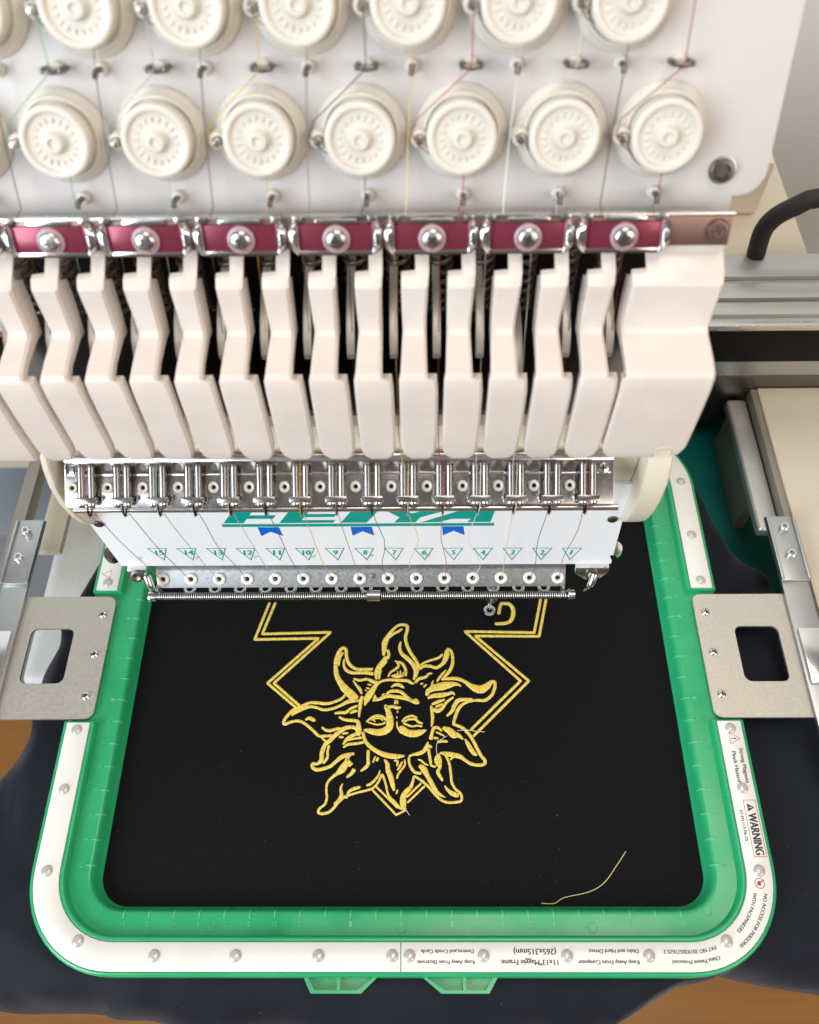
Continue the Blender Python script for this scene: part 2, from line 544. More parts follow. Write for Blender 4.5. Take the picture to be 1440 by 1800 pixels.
hoop = bpy.data.objects.new('embroidery_hoop', None)
COL.objects.link(hoop)
tag(hoop, 'green magnetic embroidery hoop with white warning strips clamping the black cloth', 'hoop')
hoop.location = (0, 0, 0)
prof = [(-3.9, FAB-0.4), (-3.9, FAB+0.5), (-3.5, FAB+1.0), (-2.4, -5), (-1.3, -1.4), (-0.7, -0.5), (0.0, -0.1), (0.9, 0.0), (10.6, 0.0), (16, 0.4), (28.0, 0.4), (28.4, 0.0), (28.4, FAB), (27, FAB-0.3)]
rws = [[(*ring_pt(k, o), z) for o, z in prof] for k in full_keys]
MB().rows(rws, closed_across=True, closed_along=True).build('ring', M['green'], hoop, smooth=50)
rim_prof = [(10.2, -0.3), (10.4, 1.0), (11.0, 3.6), (11.4, 4.4), (12.0, 4.7), (13.1, 4.7), (13.4, 4.4), (13.4, 4.0), (26.7, 4.0), (26.7, 4.5), (27.0, 4.8), (27.8, 4.6), (28.5, 3.8), (28.7, 2.0), (28.7, -2.0), (10.2, -2.0)]
def rim(keys):
    rws = [[(*ring_pt(k, o), z) for o, z in rim_prof] for k in keys]
    return MB().rows(rws, closed_across=True).build('rim', M['green'], hoop, smooth=50)
rim(front_keys)
rim(back_keys)
strip_prof = [(13.65, 4.05), (13.65, 4.9), (13.95, 5.15), (26.2, 5.15), (26.5, 4.9), (26.5, 4.05)]
def strip(keys):
    rws = [[(*ring_pt(k, o), z) for o, z in strip_prof] for k in keys]
    return MB().rows(rws, closed_across=True).build('strip', M['strip'], hoop, smooth=50)
strip(side_keys('L', -GAP-0.9, -ay_, 6) + arc_keys('FL') + side_keys('F', -ax_, -0.25, 8))
strip_text = strip(side_keys('F', 0.25, ax_, 8) + arc_keys('FR') + side_keys('R', -ay_, -GAP-0.9, 6))
strip_text['label'] = 'strip printed with magnet warnings'
strip(side_keys('R', GB+0.9, ay_, 6) + arc_keys('BR') + side_keys('B', ax_, 0.25, 8))
strip(side_keys('B', -0.25, -ax_, 8) + arc_keys('BL') + side_keys('L', ay_, GB+0.9, 6))

rv = MB().lathe([(2.95, 0), (2.95, 0.15), (2.75, 0.55), (2.3, 0.95), (1.6, 1.25), (0.8, 1.4), (0.0, 1.45)], 22).mesh('rivet', M['rivet'], smooth=70)
riv = [(181.2, y) for y in (-118, -77, -44.6, 47, 79, 119.3)]
riv = [(s_*x, y) for x, y in riv for s_ in (-1, 1)]
riv += [(s_*x, y) for x in (4.15, 40, 80.4, 120) for s_ in (-1, 1) for y in (-156.4, 156.4)]
riv += [(s_*158.6, t_*150) for s_ in (-1, 1) for t_ in (-1, 1)]
for x, y in riv:
    link('rivet', rv, hoop, (x, y, 5.1))

# finger tabs on the front edge
def tab(x0, x1, x2, x3, xm):
    b = MB()
    y0, y1, w = -164.6, -172.2, 1.4
    outer = [(x0, y0), (x1, y1), (x2, y1), (x3, y0)]
    idn = lambda u, v, h: (u, v, h)
    hx = lambda t, i: x0 + (x1-x0)*t
    l1 = [(x0 + 2.6, y0 - 0.6), (x1 + 1.2 + 0.5, y1 + w), (xm - 0.8, y1 + w), (xm - 0.8, y0 - 0.6)]
    l2 = [(xm + 0.8, y0 - 0.6), (xm + 0.8, y1 + w), (x2 - 1.7, y1 + w), (x3 - 2.6, y0 - 0.6)]
    me = plate_mesh('grip_tab', [(x0, y0 + 0.5)] + outer + [(x3, y0 + 0.5)], [l1, l2], idn, -2.0, 2.0, M['green'])
    o = link('grip_tab', me, hoop)
    fb = MB().prism([(x0+1, y0), (x1+.3, y1+.3), (x2-.3, y1+.3), (x3-1, y0)], idn, -3.2, -1.4)
    fb.build('tab_floor', M['green'], o, smooth=0)
tab(-47.5, -43.2, -19.0, -10.5, -30)
tab(9.5, 19.5, 42.4, 47.2, 30.6)

# ruler: half-inch ticks with their figures
H = 12.7
def tick_mesh():
    pts = [(-1.9, -3.2), (-1.25, -1.25), (-0.65, -0.38), (0.0, 0.0), (0.9, 0.12), (2.6, 0.10)]
    b = MB()
    rws = []
    for o, z in pts:
        rws.append([(-0.5, o, z - 0.25), (-0.28, o, z + 0.24), (0.28, o, z + 0.24), (0.5, o, z - 0.25)])
    return b.rows(rws, closed_across=True).mesh('tick_mark', M['ridge_highlight'], smooth=50)
tkm = tick_mesh()           # runs along local +Y = outwards
HALF = {0: '0', 1: '½', 2: '1', 3: '1½', 4: '2', 5: '2½', 6: '3', 7: '3½', 8: '4', 9: '4½', 10: '5', 11: '5½'}
def ruler(kind, ks):
    for k in ks:
        if kind == 'F': x, y, rz, up = k*H, -TY, math.pi, (0, -1)
        elif kind == 'L': x, y, rz, up = -TX, k*H, math.pi/2, (-1, 0)
        else: x, y, rz, up = TX, k*H, -math.pi/2, (1, 0)
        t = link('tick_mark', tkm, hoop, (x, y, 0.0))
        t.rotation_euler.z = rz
        cx, cy = x + up[0]*5.0, y + up[1]*5.0
        rt = (up[1], -up[0])
        if kind == 'F':
            mp = lambda u, v, h: (cx + rt[0]*u + up[0]*v, cy + rt[1]*u + up[1]*v, h)
        else:
            mp = lambda u, v, h: (cx + rt[0]*u + up[0]*v, cy + rt[1]*u + up[1]*v, h)
        txt = HALF[abs(k)]
        text_obj('scale_number', txt, 1.25 * (1.0 if len(txt) == 1 else 2.1), mp, 0.22, M['ridge_highlight'], hoop, height=2.4, thick=0.35, bold=0.01)
ruler('F', range(-11, 12))
ruler('L', range(-9, 5))
ruler('R', range(-9, 8))
em = MB().rows([[(r*math.cos(a), r*math.sin(a), z) for r, z in ((2.5, 0.0), (2.35, 0.09), (2.2, 0.0))] for a in [2*math.pi*k/24 for k in range(24)]], closed_along=True).mesh('moulding_ring', M['green'], smooth=60)
for x, y in [(-168.4, -52), (-168.4, 1), (168.4, -52), (168.4, 1.5), (-95, -143.6), (0, -143.8), (95, -143.6), (-152.5, -136), (153, -136), (168.4, 52)]:
    link('moulding_ring', em, hoop, (x, y, 0.02))

# print on the strip, laid along the strip (s = millimetres from the front joint, v = outwards)
RC = TR + 20.1
def on_strip(s0, vmid=0.0):
    L1, L2 = ax_, RC * math.pi / 2
    def f(u, v, h):
        s = s0 - u                       # the lettering reads back towards the joint
        o = 20.1 + vmid + v
        if s <= L1: x, y = s, -TY - o
        elif s <= L1 + L2:
            x, y = ring_pt(('FR', (s - L1) / L2), o)
        else: x, y = TX + o, -ay_ + (s - L1 - L2)
        return (x, y, h)
    return f
SARC = ax_ + RC * math.pi / 2
def s_right(y): return SARC + (y + ay_)
ZT = 5.19
PB, PR = M['print_black'], M['print_red']
def say(t, w, s0, v, m=PB, bold=0.035, hgt=None):
    return text_obj('printed_text', t, w, on_strip(s0, v), ZT, m, strip_text, strokes=bold, height=hgt)
say('Keep Away From Electronic', 27.8, 21.7, 2.0)
say('Devices,and Credit Cards', 25.5, 22.6, -2.5)
say('11x13"Maggie Frame', 27.4, 62.2, 2.0)
say('(265x315mm)', 20.5, 65.0, -2.7)
say('Keep Away From Computer', 29.4, 100.2, 2.0)
say('Disks and Hard Drives', 24.0, 103.2, -2.5)
say('China Patent Protected', 22.6, 142.2, 2.2)
say('PAT NO 201920577625.2', 26.5, 140.5, -2.3)
say('NO ACCESS FOR PERSONS', 28.0, 178.5, 2.7)
say('WITH PACEMAKERS', 23.0, 180.0, -2.4)
say('ST-M1113-P6-YS', 15.4, s_right(-96), -3.1)
say('WARNING', 20.5, s_right(-100.2), 2.3, bold=0.05, hgt=4.3)
say('Strong Magnets', 18.6, s_right(-65), 3.2)
say('Pinch Hazard', 16.2, s_right(-65.6), -0.8)
frame_poly('warning_box', [(-14.2, -1.1), (14.2, -1.1), (14.2, 5.6), (-14.2, 5.6)], 0.3, on_strip(s_right(-97.3)), ZT, PR, strip_text)
MB().add([on_strip(s_right(-87))(u, v, ZT) for u, v in ((-2.1, 0.6), (2.1, 0.6), (0, 4.2))], [(0,1,2)]).build('warning_sign', PB, strip_text, smooth=0)
text_obj('printed_mark', '!', 0.45, on_strip(s_right(-87), 1.9), ZT+0.03, M['strip'], strip_text, height=1.9, bold=0.02)
frame_poly('hazard_triangle', [(-3.4, -2.4), (3.4, -2.4), (0, 3.6)], 0.32, on_strip(s_right(-50.3), 0.9), ZT, PR, strip_text)
text_obj('printed_mark', '!', 0.7, on_strip(s_right(-50.3), 0.7), ZT, PB, strip_text, height=2.8, bold=0.02)
# pacemaker prohibition sign
pm = on_strip(s_right(-124.0), -0.3)
n_ = 28
MB().add([pm(r*math.cos(2*math.pi*k/n_), r*math.sin(2*math.pi*k/n_), ZT) for r in (2.6, 2.2) for k in range(n_)], [(k, (k+1) % n_, n_+(k+1) % n_, n_+k) for k in range(n_)]).build('prohibition_ring', PR, strip_text, smooth=0)
MB().add([pm(u, v, ZT+0.02) for u, v in ((-1.7, 1.3), (-1.3, 1.7), (1.7, -1.3), (1.3, -1.7))], [(0,1,2,3)]).build('prohibition_bar', PR, strip_text, smooth=0)
MB().add([pm(u, v, ZT) for u, v in ((0, -1.5), (1.1, -0.2), (1.0, 0.6), (0.4, 0.7), (0, 0.3), (-0.4, 0.7), (-1.0, 0.6), (-1.1, -0.2))], [tuple(range(8))]).build('heart_mark', PB, strip_text, smooth=0)
# small warning triangle on the strip behind the left bracket
frame_poly('hazard_triangle', [(-3.0, -2.4), (3.0, -2.4), (0, 3.2)], 0.3, lambda u, v, h: (-182.6 - v, 53 + u, h), ZT, PR, hoop)

# steel brackets screwed to the hoop's sides
def screw_mesh(r=2.5, hgt=1.5):
    b = MB()
    bm_prof = [(r, 0), (r, 0.35*hgt), (r*0.86, 0.75*hgt), (r*0.6, hgt), (0, hgt*1.03)]
    return b.lathe(bm_prof, 20).mesh('screw', M['chrome'])
SCREW = screw_mesh()
def cross_mesh(r=1.3, w=0.42):
    b = MB()
    b.add([(-r,-w,0),(-w,-w,0),(-w,-r,0),(w,-r,0),(w,-w,0),(r,-w,0),(r,w,0),(w,w,0),(w,r,0),(-w,r,0),(-w,w,0),(-r,w,0)], [tuple(range(12))])
    return b.mesh('screw_slot', M['hole'], smooth=0)
CROSS = cross_mesh()
idm = lambda u, v, h: (u, v, h)
for s_ in (-1, 1):
    out = rrect(s_*207.0, 0.4, 32.4, 38.2, 5.0)
    hole = rrect(s_*208.8, 0.4, 12.9, 17.2, 4.2)
    br = link('bracket', plate_mesh('bracket', out, [hole], idm, 1.3, 3.0, M['bracket'], smooth=30), hoop)
    for k, y in enumerate((26.6, 1.1, -24.3)):
        sc = link('screw', SCREW, br, (s_*180.8, y, 3.0))
        cs = link('screw_slot', CROSS, br, (s_*180.8, y, 4.60))
        cs.rotation_euler.z = 0.5 + k*0.7 + s_

# ------------------------------------------------------------------ frame arms that carry the brackets
def frame_arm(s_, label):
    root = bpy.data.objects.new('frame_arm', None)
    COL.objects.link(root)
    tag(root, label, 'frame arm', 'steel arms either side of the hoop')
    x0, x1 = sorted((s_*229.5, s_*245.5))
    xin = s_*229.5
    MB().box(x0, x1, -70, 92, 3.2, 6.0).build('arm_bar', M['zinc'], root, bevel=0.6)
    MB().box(x0-1.0, x1+1.0, 45, 90, 6.0, 8.5).build('clamp_plate', M['zinc'], root, bevel=1.0)
    # upturned edges of the clamp
    for xa in (x0 - 1.0, x1 - 0.8):
        MB().box(xa, xa + 1.8, 45.5, 89.5, 8.5, 10.0).build('clamp_edge', M['zinc'], root, bevel=0.4)
    for y in (81, 62):
        b = MB().lathe([(3.0, 0), (3.0, 3.6), (2.6, 4.0), (1.5, 4.0), (1.4, 2.2), (0, 2.2)], 20, ((x0+x1)/2, y, 8.5))
        b.build('clamp_screw', M['chrome'], root)
    MB().box(x0+1.5, x1-1.5, -20, 14, 6.0, 8.6).build('latch_block', M['chrome'], root, bevel=1.0)
    return root
frame_arm(-1, 'steel frame arm with two screws above the bracket, over the white support block')
frame_arm(1, 'steel frame arm with two screws above the bracket, running along the cream table edge')

# ------------------------------------------------------------------ black garment in the hoop
CTRL = [  # (point on the hoop's outer edge) -> (where the cloth turns down and hangs)
 (('F', 0), (0, -191, -34)), (('F', 70), (66, -190, -34)), (('F', 108), (104, -186, -34)), (('F', ax_), (139, -168, -30)), (('FR', 0.42), (164, -163.5, -34)),
 (('FR', 0.72), (205, -168, -48)), (('R', -ay_), (335, -176, -62)), (('R', -40), (345, -40, -46)), (('R', 40), (236, 60, -38)), (('R', 88), (212, 112, -40)), (('R', ay_), (203, 140, -40)),
 (('BR', 0.5), (176, 176, -50)), (('B', 60), (70, 230, -60)), (('B', -60), (-70, 230, -60)), (('BL', 0.5), (-184, 180, -60)), (('L', ay_), (-198, 122, -44)),
 (('L', 78), (-202, 84, -40)), (('L', 40), (-217, 40, -34)), (('L', -35), (-234, -24, -56)), (('L', -72), (-243, -80, -52)), (('FL', 0.05), (-268, -150, -62)), (('FL', 0.5), (-218, -181, -50)),
 (('FL', 0.95), (-152, -180, -40)), (('F', -105), (-106, -187, -36))]
OFF = 28.0
def per_len():
    pts = [ring_pt(k, OFF) for k in full_keys]
    acc = [0.0]
    for i in range(len(pts)):
        a, b = pts[i], pts[(i+1) % len(pts)]
        acc.append(acc[-1] + math.hypot(b[0]-a[0], b[1]-a[1]))
    return pts, acc
edge_pts, edge_acc = per_len()
TOT = edge_acc[-1]
def s_of(p):
    best = min(range(len(edge_pts)), key=lambda i: (edge_pts[i][0]-p[0])**2 + (edge_pts[i][1]-p[1])**2)
    return edge_acc[best]
ctrl = sorted((s_of(ring_pt(k, OFF)), Vector(q)) for k, q in CTRL)
def hang(s):
    n = len(ctrl)
    for i in range(n):
        s0, q0 = ctrl[i]
        s1, q1 = ctrl[(i+1) % n]
        if s1 <= s0: s1 += TOT
        for ss in (s, s + TOT):
            if s0 <= ss < s1:
                t = (ss - s0) / (s1 - s0)
                t = t*t*(3-2*t)*0.5 + t*0.5
                return q0.lerp(q1, t)
    return ctrl[0][1]
def dense(keys_pts, step=2.5):
    out = []
    n = len(keys_pts)
    for i in range(n):
        a, b = Vector(keys_pts[i]), Vector(keys_pts[(i+1) % n])
        m_ = max(1, int((b-a).length / step))
        for k in range(m_): out.append(a.lerp(b, k/m_))
    return out
ed = dense(edge_pts)
inn = []
acc = 0.0
for i, p in enumerate(ed):
    inn.append(acc)
    acc += (ed[(i+1) % len(ed)] - p).length
def wob(s, f, ph): return math.sin(2*math.pi*f*s/TOT + ph)
rows_ = []
NT = 20
for j in range(NT + 8):
    row = []
    for p, s in zip(ed, inn):
        q = hang(s)
        d = Vector((q.x - p.x, q.y - p.y))
        ln = d.length
        fold = wob(s, 11, 0.4)*0.6 + wob(s, 23, 1.9)*0.6 + wob(s, 41, 0.7)*0.45
        if j <= NT:
            t = j / NT
            a = t * math.pi / 2
            hh = math.sin(a)
            zz = (1 - math.cos(a)) ** 0.9
            amp = min(max(ln, 14), 50) * 0.16 * t * t
            lat = 1 + 0.07 * fold * t
            z = FAB - 0.6 + (q.z - FAB) * zz + amp * (fold + 0.6*wob(s + 60*t, 23, 2.2))*(1 - 0.5*t)
            x, y = p.x + d.x*hh*lat, p.y + d.y*hh*lat
        else:
            t = (j - NT) / 7
            dn = d.normalized() if ln > 1e-6 else Vector((0, 0))
            puff = 7 * fold * t
            inw = -26 * t
            x, y = p.x + d.x + dn.x*(puff + inw), p.y + d.y + dn.y*(puff + inw)
            z = q.z - 150 * t
        row.append((x, y, z))
    rows_.append(row)
gb = MB()
gb.rows(rows_, closed_across=False)
# close the seam between the last and first columns, then the flat cloth inside
nC = len(ed)
for i in range(len(rows_) - 1):
    gb.f.append((i*nC + nC - 1, i*nC, (i+1)*nC, (i+1)*nC + nC - 1))
inner_loop = [ring_pt(k, -2.0) for k in full_keys]
flat = [(x, y, FAB) for x, y in inner_loop]
mid_ring = [(p.x, p.y, FAB - 0.6) for p in ed]
garment = bpy.data.objects.new('garment', None)
COL.objects.link(garment)
tag(garment, 'black garment cloth clamped in the green hoop with a gold embroidered sun', 'garment')
gb.build('hanging_cloth', M['loose_fabric_sheen'], garment, smooth=80)
# stretched cloth: fine grid with a very slight sag
cl = MB()
nx, ny = 64, 54
cg = []
for j in range(ny + 1):
    r_ = []
    for i in range(nx + 1):
        x, y = -175 + 350*i/nx, -150 + 300*j/ny
        k = max(0.0, 1 - (x/158)**2) * max(0.0, 1 - (y/133)**2)
        r_.append((x, y, FAB - 0.25*0 + 0.10*math.sin(x*0.09 + y*0.04)*k))
    cg.append(r_)
cl.rows(cg).build('stretched_cloth', M['fabric'], garment, smooth=80)

# traced stroke centre lines: x,y in 0.1 mm and width in 0.01 mm
SUN = """-178,-37,188 -223,-37,188 -270,-37,197 -303,-22,212 -328,8,212 -340,48,213 -343,84,214 -358,99,214 -376,89,214 -391,59,261 -400,18,283 -400,-32,282 -392,-76,327 -369,-120,372 -335,-164,510 -301,-193,508 -264,-217,276
-352,28,118 -353,-12,165 -335,-44,211 -302,-59,211 -245,-59,211 -208,-60,234 -175,-67,234
-360,71,166 -377,43,189 -383,8,165 -382,-17,94
-324,-198,138 -296,-217,276 -258,-232,184
-293,-94,117 -258,-106,186 -212,-99,187 -174,-116,233 -146,-121,186
-295,-106,93 -271,-140,163 -251,-164,208 -241,-191,115
-211,-131,102 -183,-136,102
-217,-152,116 -196,-158,116
-223,-167,102 -210,-170,102
-334,-188,116 -356,-217,184 -401,-238,184 -446,-248,207 -502,-243,207 -543,-243,184 -592,-264,183 -637,-287,206 -670,-325,205 -684,-353,204 -678,-369,204 -645,-357,182 -605,-350,182 -572,-360,182 -534,-388,181 -505,-413,180 -477,-438,180 -436,-438,180 -400,-436,180
-644,-318,137 -609,-290,274 -569,-273,252 -533,-266,183 -495,-273,183 -458,-285,183 -408,-278,183 -363,-260,183 -318,-236,253 -263,-229,184
-562,-346,114 -540,-334,228 -514,-344,227 -502,-351,136
-395,-307,137 -366,-302,183 -329,-300,205 -303,-279,183 -262,-260,160
-306,-307,91 -284,-295,206 -261,-291,137
-236,-203,208 -245,-232,253 -248,-274,206 -253,-330,114
66,-130,105 47,-122,188 26,-110,209 -29,-106,210 -87,-104,168 -129,-114,168 -158,-136,251 -182,-175,375 -206,-214,415 -221,-261,83
-88,-87,117 -74,-58,140 -46,-38,164 -27,-18,165 -32,2,141 -49,17,94
-30,12,94 -4,-3,188 15,-38,188 17,-83,140
-69,-80,93 -36,-80,280 3,-80,117
-32,-50,103 -32,-77,103
-16,-45,103 -14,-78,103
1,-55,94 2,-78,103
-70,-151,93 -50,-136,186 -27,-134,232 -3,-146,186 8,-156,93
-100,-199,92 -82,-179,185 -54,-172,208 -22,-175,208 2,-189,208 25,-213,230 57,-235,230 75,-237,390 96,-249,92
-178,-229,138 -136,-222,207 -109,-208,230 -77,-203,231 -44,-208,230 -7,-213,230 25,-223,207 57,-237,138
-164,-194,55 -162,-213,230 -159,-232,276
-125,-199,92 -107,-187,92
-44,-227,138 -46,-254,160
-33,-227,115 -30,-254,115
-100,-255,206 -93,-272,227 -60,-266,185 -35,-274,206 -11,-272,124
-100,-261,247 -85,-295,329 -76,-329,409 -73,-363,449 -79,-392,447 -107,-412,446 -148,-418,406 -188,-410,325 -223,-404,122
-210,-358,102 -186,-337,143 -158,-323,184 -129,-323,184 -104,-337,184 -96,-350,123
-202,-358,102 -177,-366,102 -149,-373,122 -116,-369,122 -98,-358,122
-182,-348,82 -158,-338,90 -129,-338,90 -114,-351,102
-168,-346,114 -157,-358,90
-6,-359,102 10,-338,123 35,-325,143 59,-323,143 84,-334,102
6,-359,122 27,-346,143 47,-342,143 71,-342,163 92,-359,163 116,-369,102
2,-363,143 27,-375,143 55,-384,122 84,-380,122 112,-384,142
-14,-383,244 2,-404,447 27,-421,446 63,-427,445 100,-419,365 136,-405,81
-31,-291,103 -30,-306,103
-34,-325,102 -34,-338,102
-33,-354,82 -32,-379,102 -22,-404,122 -6,-425,122
-227,-416,183 -215,-461,202 -190,-494,241 -153,-522,261 -113,-542,300 -65,-554,320 -25,-556,280 13,-552,80
35,-556,160 59,-546,140 87,-541,240 119,-527,240 135,-502,241 144,-474,101
143,-494,201 167,-505,161
164,-262,165 168,-296,185 172,-330,205 169,-363,163 165,-388,81
160,-462,282 166,-429,202 177,-396,203 201,-392,183 225,-413,101
189,-417,101 213,-427,121 239,-442,101
176,-450,162 204,-454,121
196,-474,181 224,-470,181 256,-472,141
-155,-102,140 -158,-62,281 -140,-23,376 -113,12,377 -104,42,237
-116,47,166 -114,98,333 -110,134,382 -91,175,288 -68,211,193 -34,243,193 -6,250,193 23,242,217 24,211,217 14,164,216 24,113,214 48,62,213 71,27,212 90,-9,188 99,-33,141
-5,224,120 -29,206,192 -58,191,192 -87,165,192
-95,88,190 -85,57,190 -96,27,236
-131,-38,164 -138,-67,164 -141,-102,117
-13,139,119 -21,103,190 -9,62,237 24,32,283 52,2,283 76,-33,375 76,-68,281 62,-105,116
99,-14,94 133,6,141 175,21,165 213,34,165 237,56,142
95,-38,188 123,-19,211 160,-19,211 198,-29,211 236,-4,235 255,31,331 263,66,332 264,86,190
261,89,190 285,81,190 296,46,189 295,-4,212 277,-49,211 253,-78,210 229,-108,163
256,-44,94 225,-78,163 199,-117,139
178,-108,93 168,-142,139
71,-124,186 94,-98,210 132,-88,187 155,-66,140 174,-66,117
101,-132,130 120,-126,130
120,-151,116 140,-132,116
239,-102,140 281,-97,210 327,-100,233 364,-117,232 395,-141,325 432,-161,509 464,-163,509 497,-142,417 522,-118,232 540,-122,209 538,-156,208 518,-200,207 479,-230,207 434,-230,184 406,-233,161 360,-247,183 327,-275,206 307,-317,205 292,-368,181 306,-377,181 346,-396,203 380,-433,202 401,-469,201 422,-514,200 442,-554,199 459,-574,199 460,-598,198 427,-605,198 383,-598,199 349,-576,199 323,-558,266 288,-549,311 248,-542,266 210,-536,111
252,-326,136 285,-294,228 300,-261,275 323,-232,276 360,-225,207 406,-223,138
138,-203,184 149,-174,324 182,-155,417 224,-146,510 270,-136,418 312,-131,232 342,-144,93
144,-218,138 177,-203,276 223,-199,323 260,-192,231 288,-184,185 304,-199,92
167,-256,137 204,-239,207 245,-225,115
176,-279,229 198,-293,274 226,-279,228 254,-242,184 296,-211,138
190,-270,183 231,-251,115
228,-391,181 264,-409,406 291,-432,449 317,-437,269 344,-460,112
354,-457,108 371,-488,250 388,-520,285 405,-541,249 420,-550,106
231,-530,142 255,-577,159 265,-612,159 269,-654,158 273,-698,157 290,-733,156 317,-757,156 326,-780,156 319,-800,155 288,-807,155 246,-807,155 212,-794,155 178,-763,156 147,-726,157 113,-695,157 67,-667,140 60,-688,157 46,-725,226 22,-749,295 5,-780,346 5,-817,345 9,-847,206
233,-716,70 248,-739,174 275,-760,277 299,-768,277 311,-770,139
92,-608,212 110,-618,317 124,-636,387 137,-660,281 158,-698,279 178,-733,243 199,-760,208 237,-782,52
206,-539,107 199,-566,425 202,-591,424 208,-619,211 197,-640,211 207,-664,210 224,-692,140
146,-512,178 149,-534,178 156,-576,177 163,-608,141 187,-612,141
85,-573,89 106,-580,124 124,-597,124 145,-606,88
35,-558,142 39,-597,159 57,-632,176 74,-646,176 106,-650,176
-103,-572,106 -85,-597,247 -81,-632,282 -66,-667,316 -55,-708,279 -44,-746,139
-34,-763,121 -25,-739,122
-48,-579,106 -28,-583,159 -31,-611,106
0,-583,88 -14,-611,159 -29,-634,88
12,-573,106 13,-604,124 -7,-632,141 -24,-656,140 -31,-681,105
-112,-653,140 -101,-681,140 -90,-715,140 -82,-752,139 -68,-780,138 -43,-803,155 -16,-833,172 5,-840,172
-125,-632,88 -133,-660,123 -153,-687,157 -177,-708,175 -200,-716,140
-115,-653,123 -125,-681,140 -142,-711,140 -166,-732,139 -204,-744,139 -239,-752,139 -273,-762,139 -314,-776,156 -348,-803,173 -374,-836,172 -400,-858,172 -434,-866,172 -455,-859,172 -451,-839,155 -423,-816,155 -414,-782,145 -419,-738,146 -415,-701,157 -389,-670,175 -362,-649,246 -336,-625,458 -315,-589,301 -307,-561,195 -287,-540,100
-312,-672,131 -284,-651,220 -268,-625,264
-330,-705,87 -340,-732,152 -334,-766,217 -348,-796,216 -373,-817,172
-307,-788,108 -294,-750,174 -264,-733,196 -231,-724,152
-271,-539,156 -306,-545,222 -341,-558,266 -375,-585,221 -405,-611,199 -444,-624,220 -479,-629,220 -504,-615,199 -503,-596,199 -477,-596,177 -456,-576,266 -454,-532,267 -438,-487,269 -408,-460,269 -378,-428,270 -334,-396,271 -294,-387,226 -262,-396,271
-416,-491,157 -423,-527,156 -423,-563,178 -446,-594,177
-319,-563,177 -300,-590,265 -286,-607,353
-464,-386,113 -443,-403,181 -411,-407,203 -375,-396,181 -353,-396,136
-369,-326,137 -337,-343,182 -296,-348,204 -259,-355,227 -253,-387,317 -252,-419,361 -261,-433,270
-339,-489,112 -314,-455,224 -279,-433,225 -257,-424,180
-318,-464,135 -278,-455,135 -229,-447,180
-337,-505,112 -308,-487,179 -268,-483,179 -219,-474,179
-347,-426,135 -311,-421,135
-364,-444,157 -335,-446,135
-193,-519,201 -194,-559,200 -193,-599,221 -210,-620,198 -234,-638,110
-152,-554,111 -167,-592,111
-136,-561,177 -147,-583,177"""
BORDER = """-832,404,210 -902,156,205 -514,162,205 -799,-122,199 -604,-284,196
-796,404,210 -859,192,206 -442,202,206 -762,-122,199 -580,-277,196
888,422,210 824,170,205 437,174,205 741,-113,199 400,-444,192
854,422,210 796,194,205 375,204,205 693,-113,199 386,-408,193
-166,-739,146 -32,-873,144 19,-847,144
-145,-722,146 -22,-838,144
26,-810,145 126,-717,146
22,-781,145 106,-702,147
-463,-446,157 -434,-471,157
266,-577,142 300,-545,142
248,-552,128 274,-534,128"""
LETTER = """586,316,218 604,383,233 630,390,233 660,383,246 678,345,273 668,289,271 636,260,243 560,253,203"""

# ------------------------------------------------------------------ gold embroidery (tenths of a millimetre: x, y; hundredths: width)
def parse(t):
    return [[tuple(float(c) for c in p.split(',')) for p in ln.split()] for ln in t.split('\n')]
ZF = FAB + 0.12
def satin(name, st, parent, step=0.7, height=0.30, sharp=False, jit=0.06):
    pts = [(a/10, b/10, c/100) for a, b, c in st]
    if sharp:
        sm = []
        for i in range(len(pts) - 1):
            a, b = Vector(pts[i]), Vector(pts[i+1])
            n = max(2, int((b-a).length / step))
            sm += [a.lerp(b, k/n) for k in range(n)]
        sm.append(Vector(pts[-1]))
    else:
        sm = catmull(pts, step)
    rws, us = [], []
    s = 0.0
    for i, p in enumerate(sm):
        a, b = sm[max(0, i-1)], sm[min(len(sm)-1, i+1)]
        t = Vector((b.x-a.x, b.y-a.y))
        t = t.normalized() if t.length > 1e-9 else Vector((1, 0))
        n = Vector((-t.y, t.x))
        if i: s += math.hypot(p.x - sm[i-1].x, p.y - sm[i-1].y)
        w = max(0.4, p.z) * (0.41 if sharp else 0.46)
        endk = 0.55 if i in (0, len(sm)-1) else 1.0
        wl_, wr_ = w*endk*(1 + random.uniform(-jit, jit)), w*endk*(1 + random.uniform(-jit, jit))
        hh = height * endk
        row = []
        for q, z in ((-1.0, 0.0), (-0.85, 0.65), (-0.4, 0.97), (0.4, 0.97), (0.85, 0.65), (1.0, 0.0)):
            ww = wl_ if q < 0 else wr_
            row.append((p.x + n.x*q*ww, p.y + n.y*q*ww, ZF + z*hh))
        rws.append(row)
        us.append(s)
    b = MB().rows(rws)
    me = bpy.data.meshes.new(name)
    me.from_pydata([(x*MM, y*MM, z*MM) for x, y, z in b.v], [], b.f)
    uvl = me.uv_layers.new(name='UVMap')
    nc = 6
    for lp in me.loops:
        i, k = divmod(lp.vertex_index, nc)
        uvl.data[lp.index].uv = (us[i], k / (nc-1) * 2.0)
    me.materials.append(M['stitch'])
    me.shade_smooth()
    return link(name, me, parent)
sun = bpy.data.objects.new('sun_emblem', None)
COL.objects.link(sun)
sun.parent = garment
sun['label'] = 'gold sun with a face and flame rays, upside down'
for st in parse(SUN):
    satin('satin_stroke', st, sun)
for st in parse(BORDER):
    satin('border_line', st, garment, sharp=True, height=0.28)
for st in parse(LETTER):
    satin('letter_stroke', st, garment)

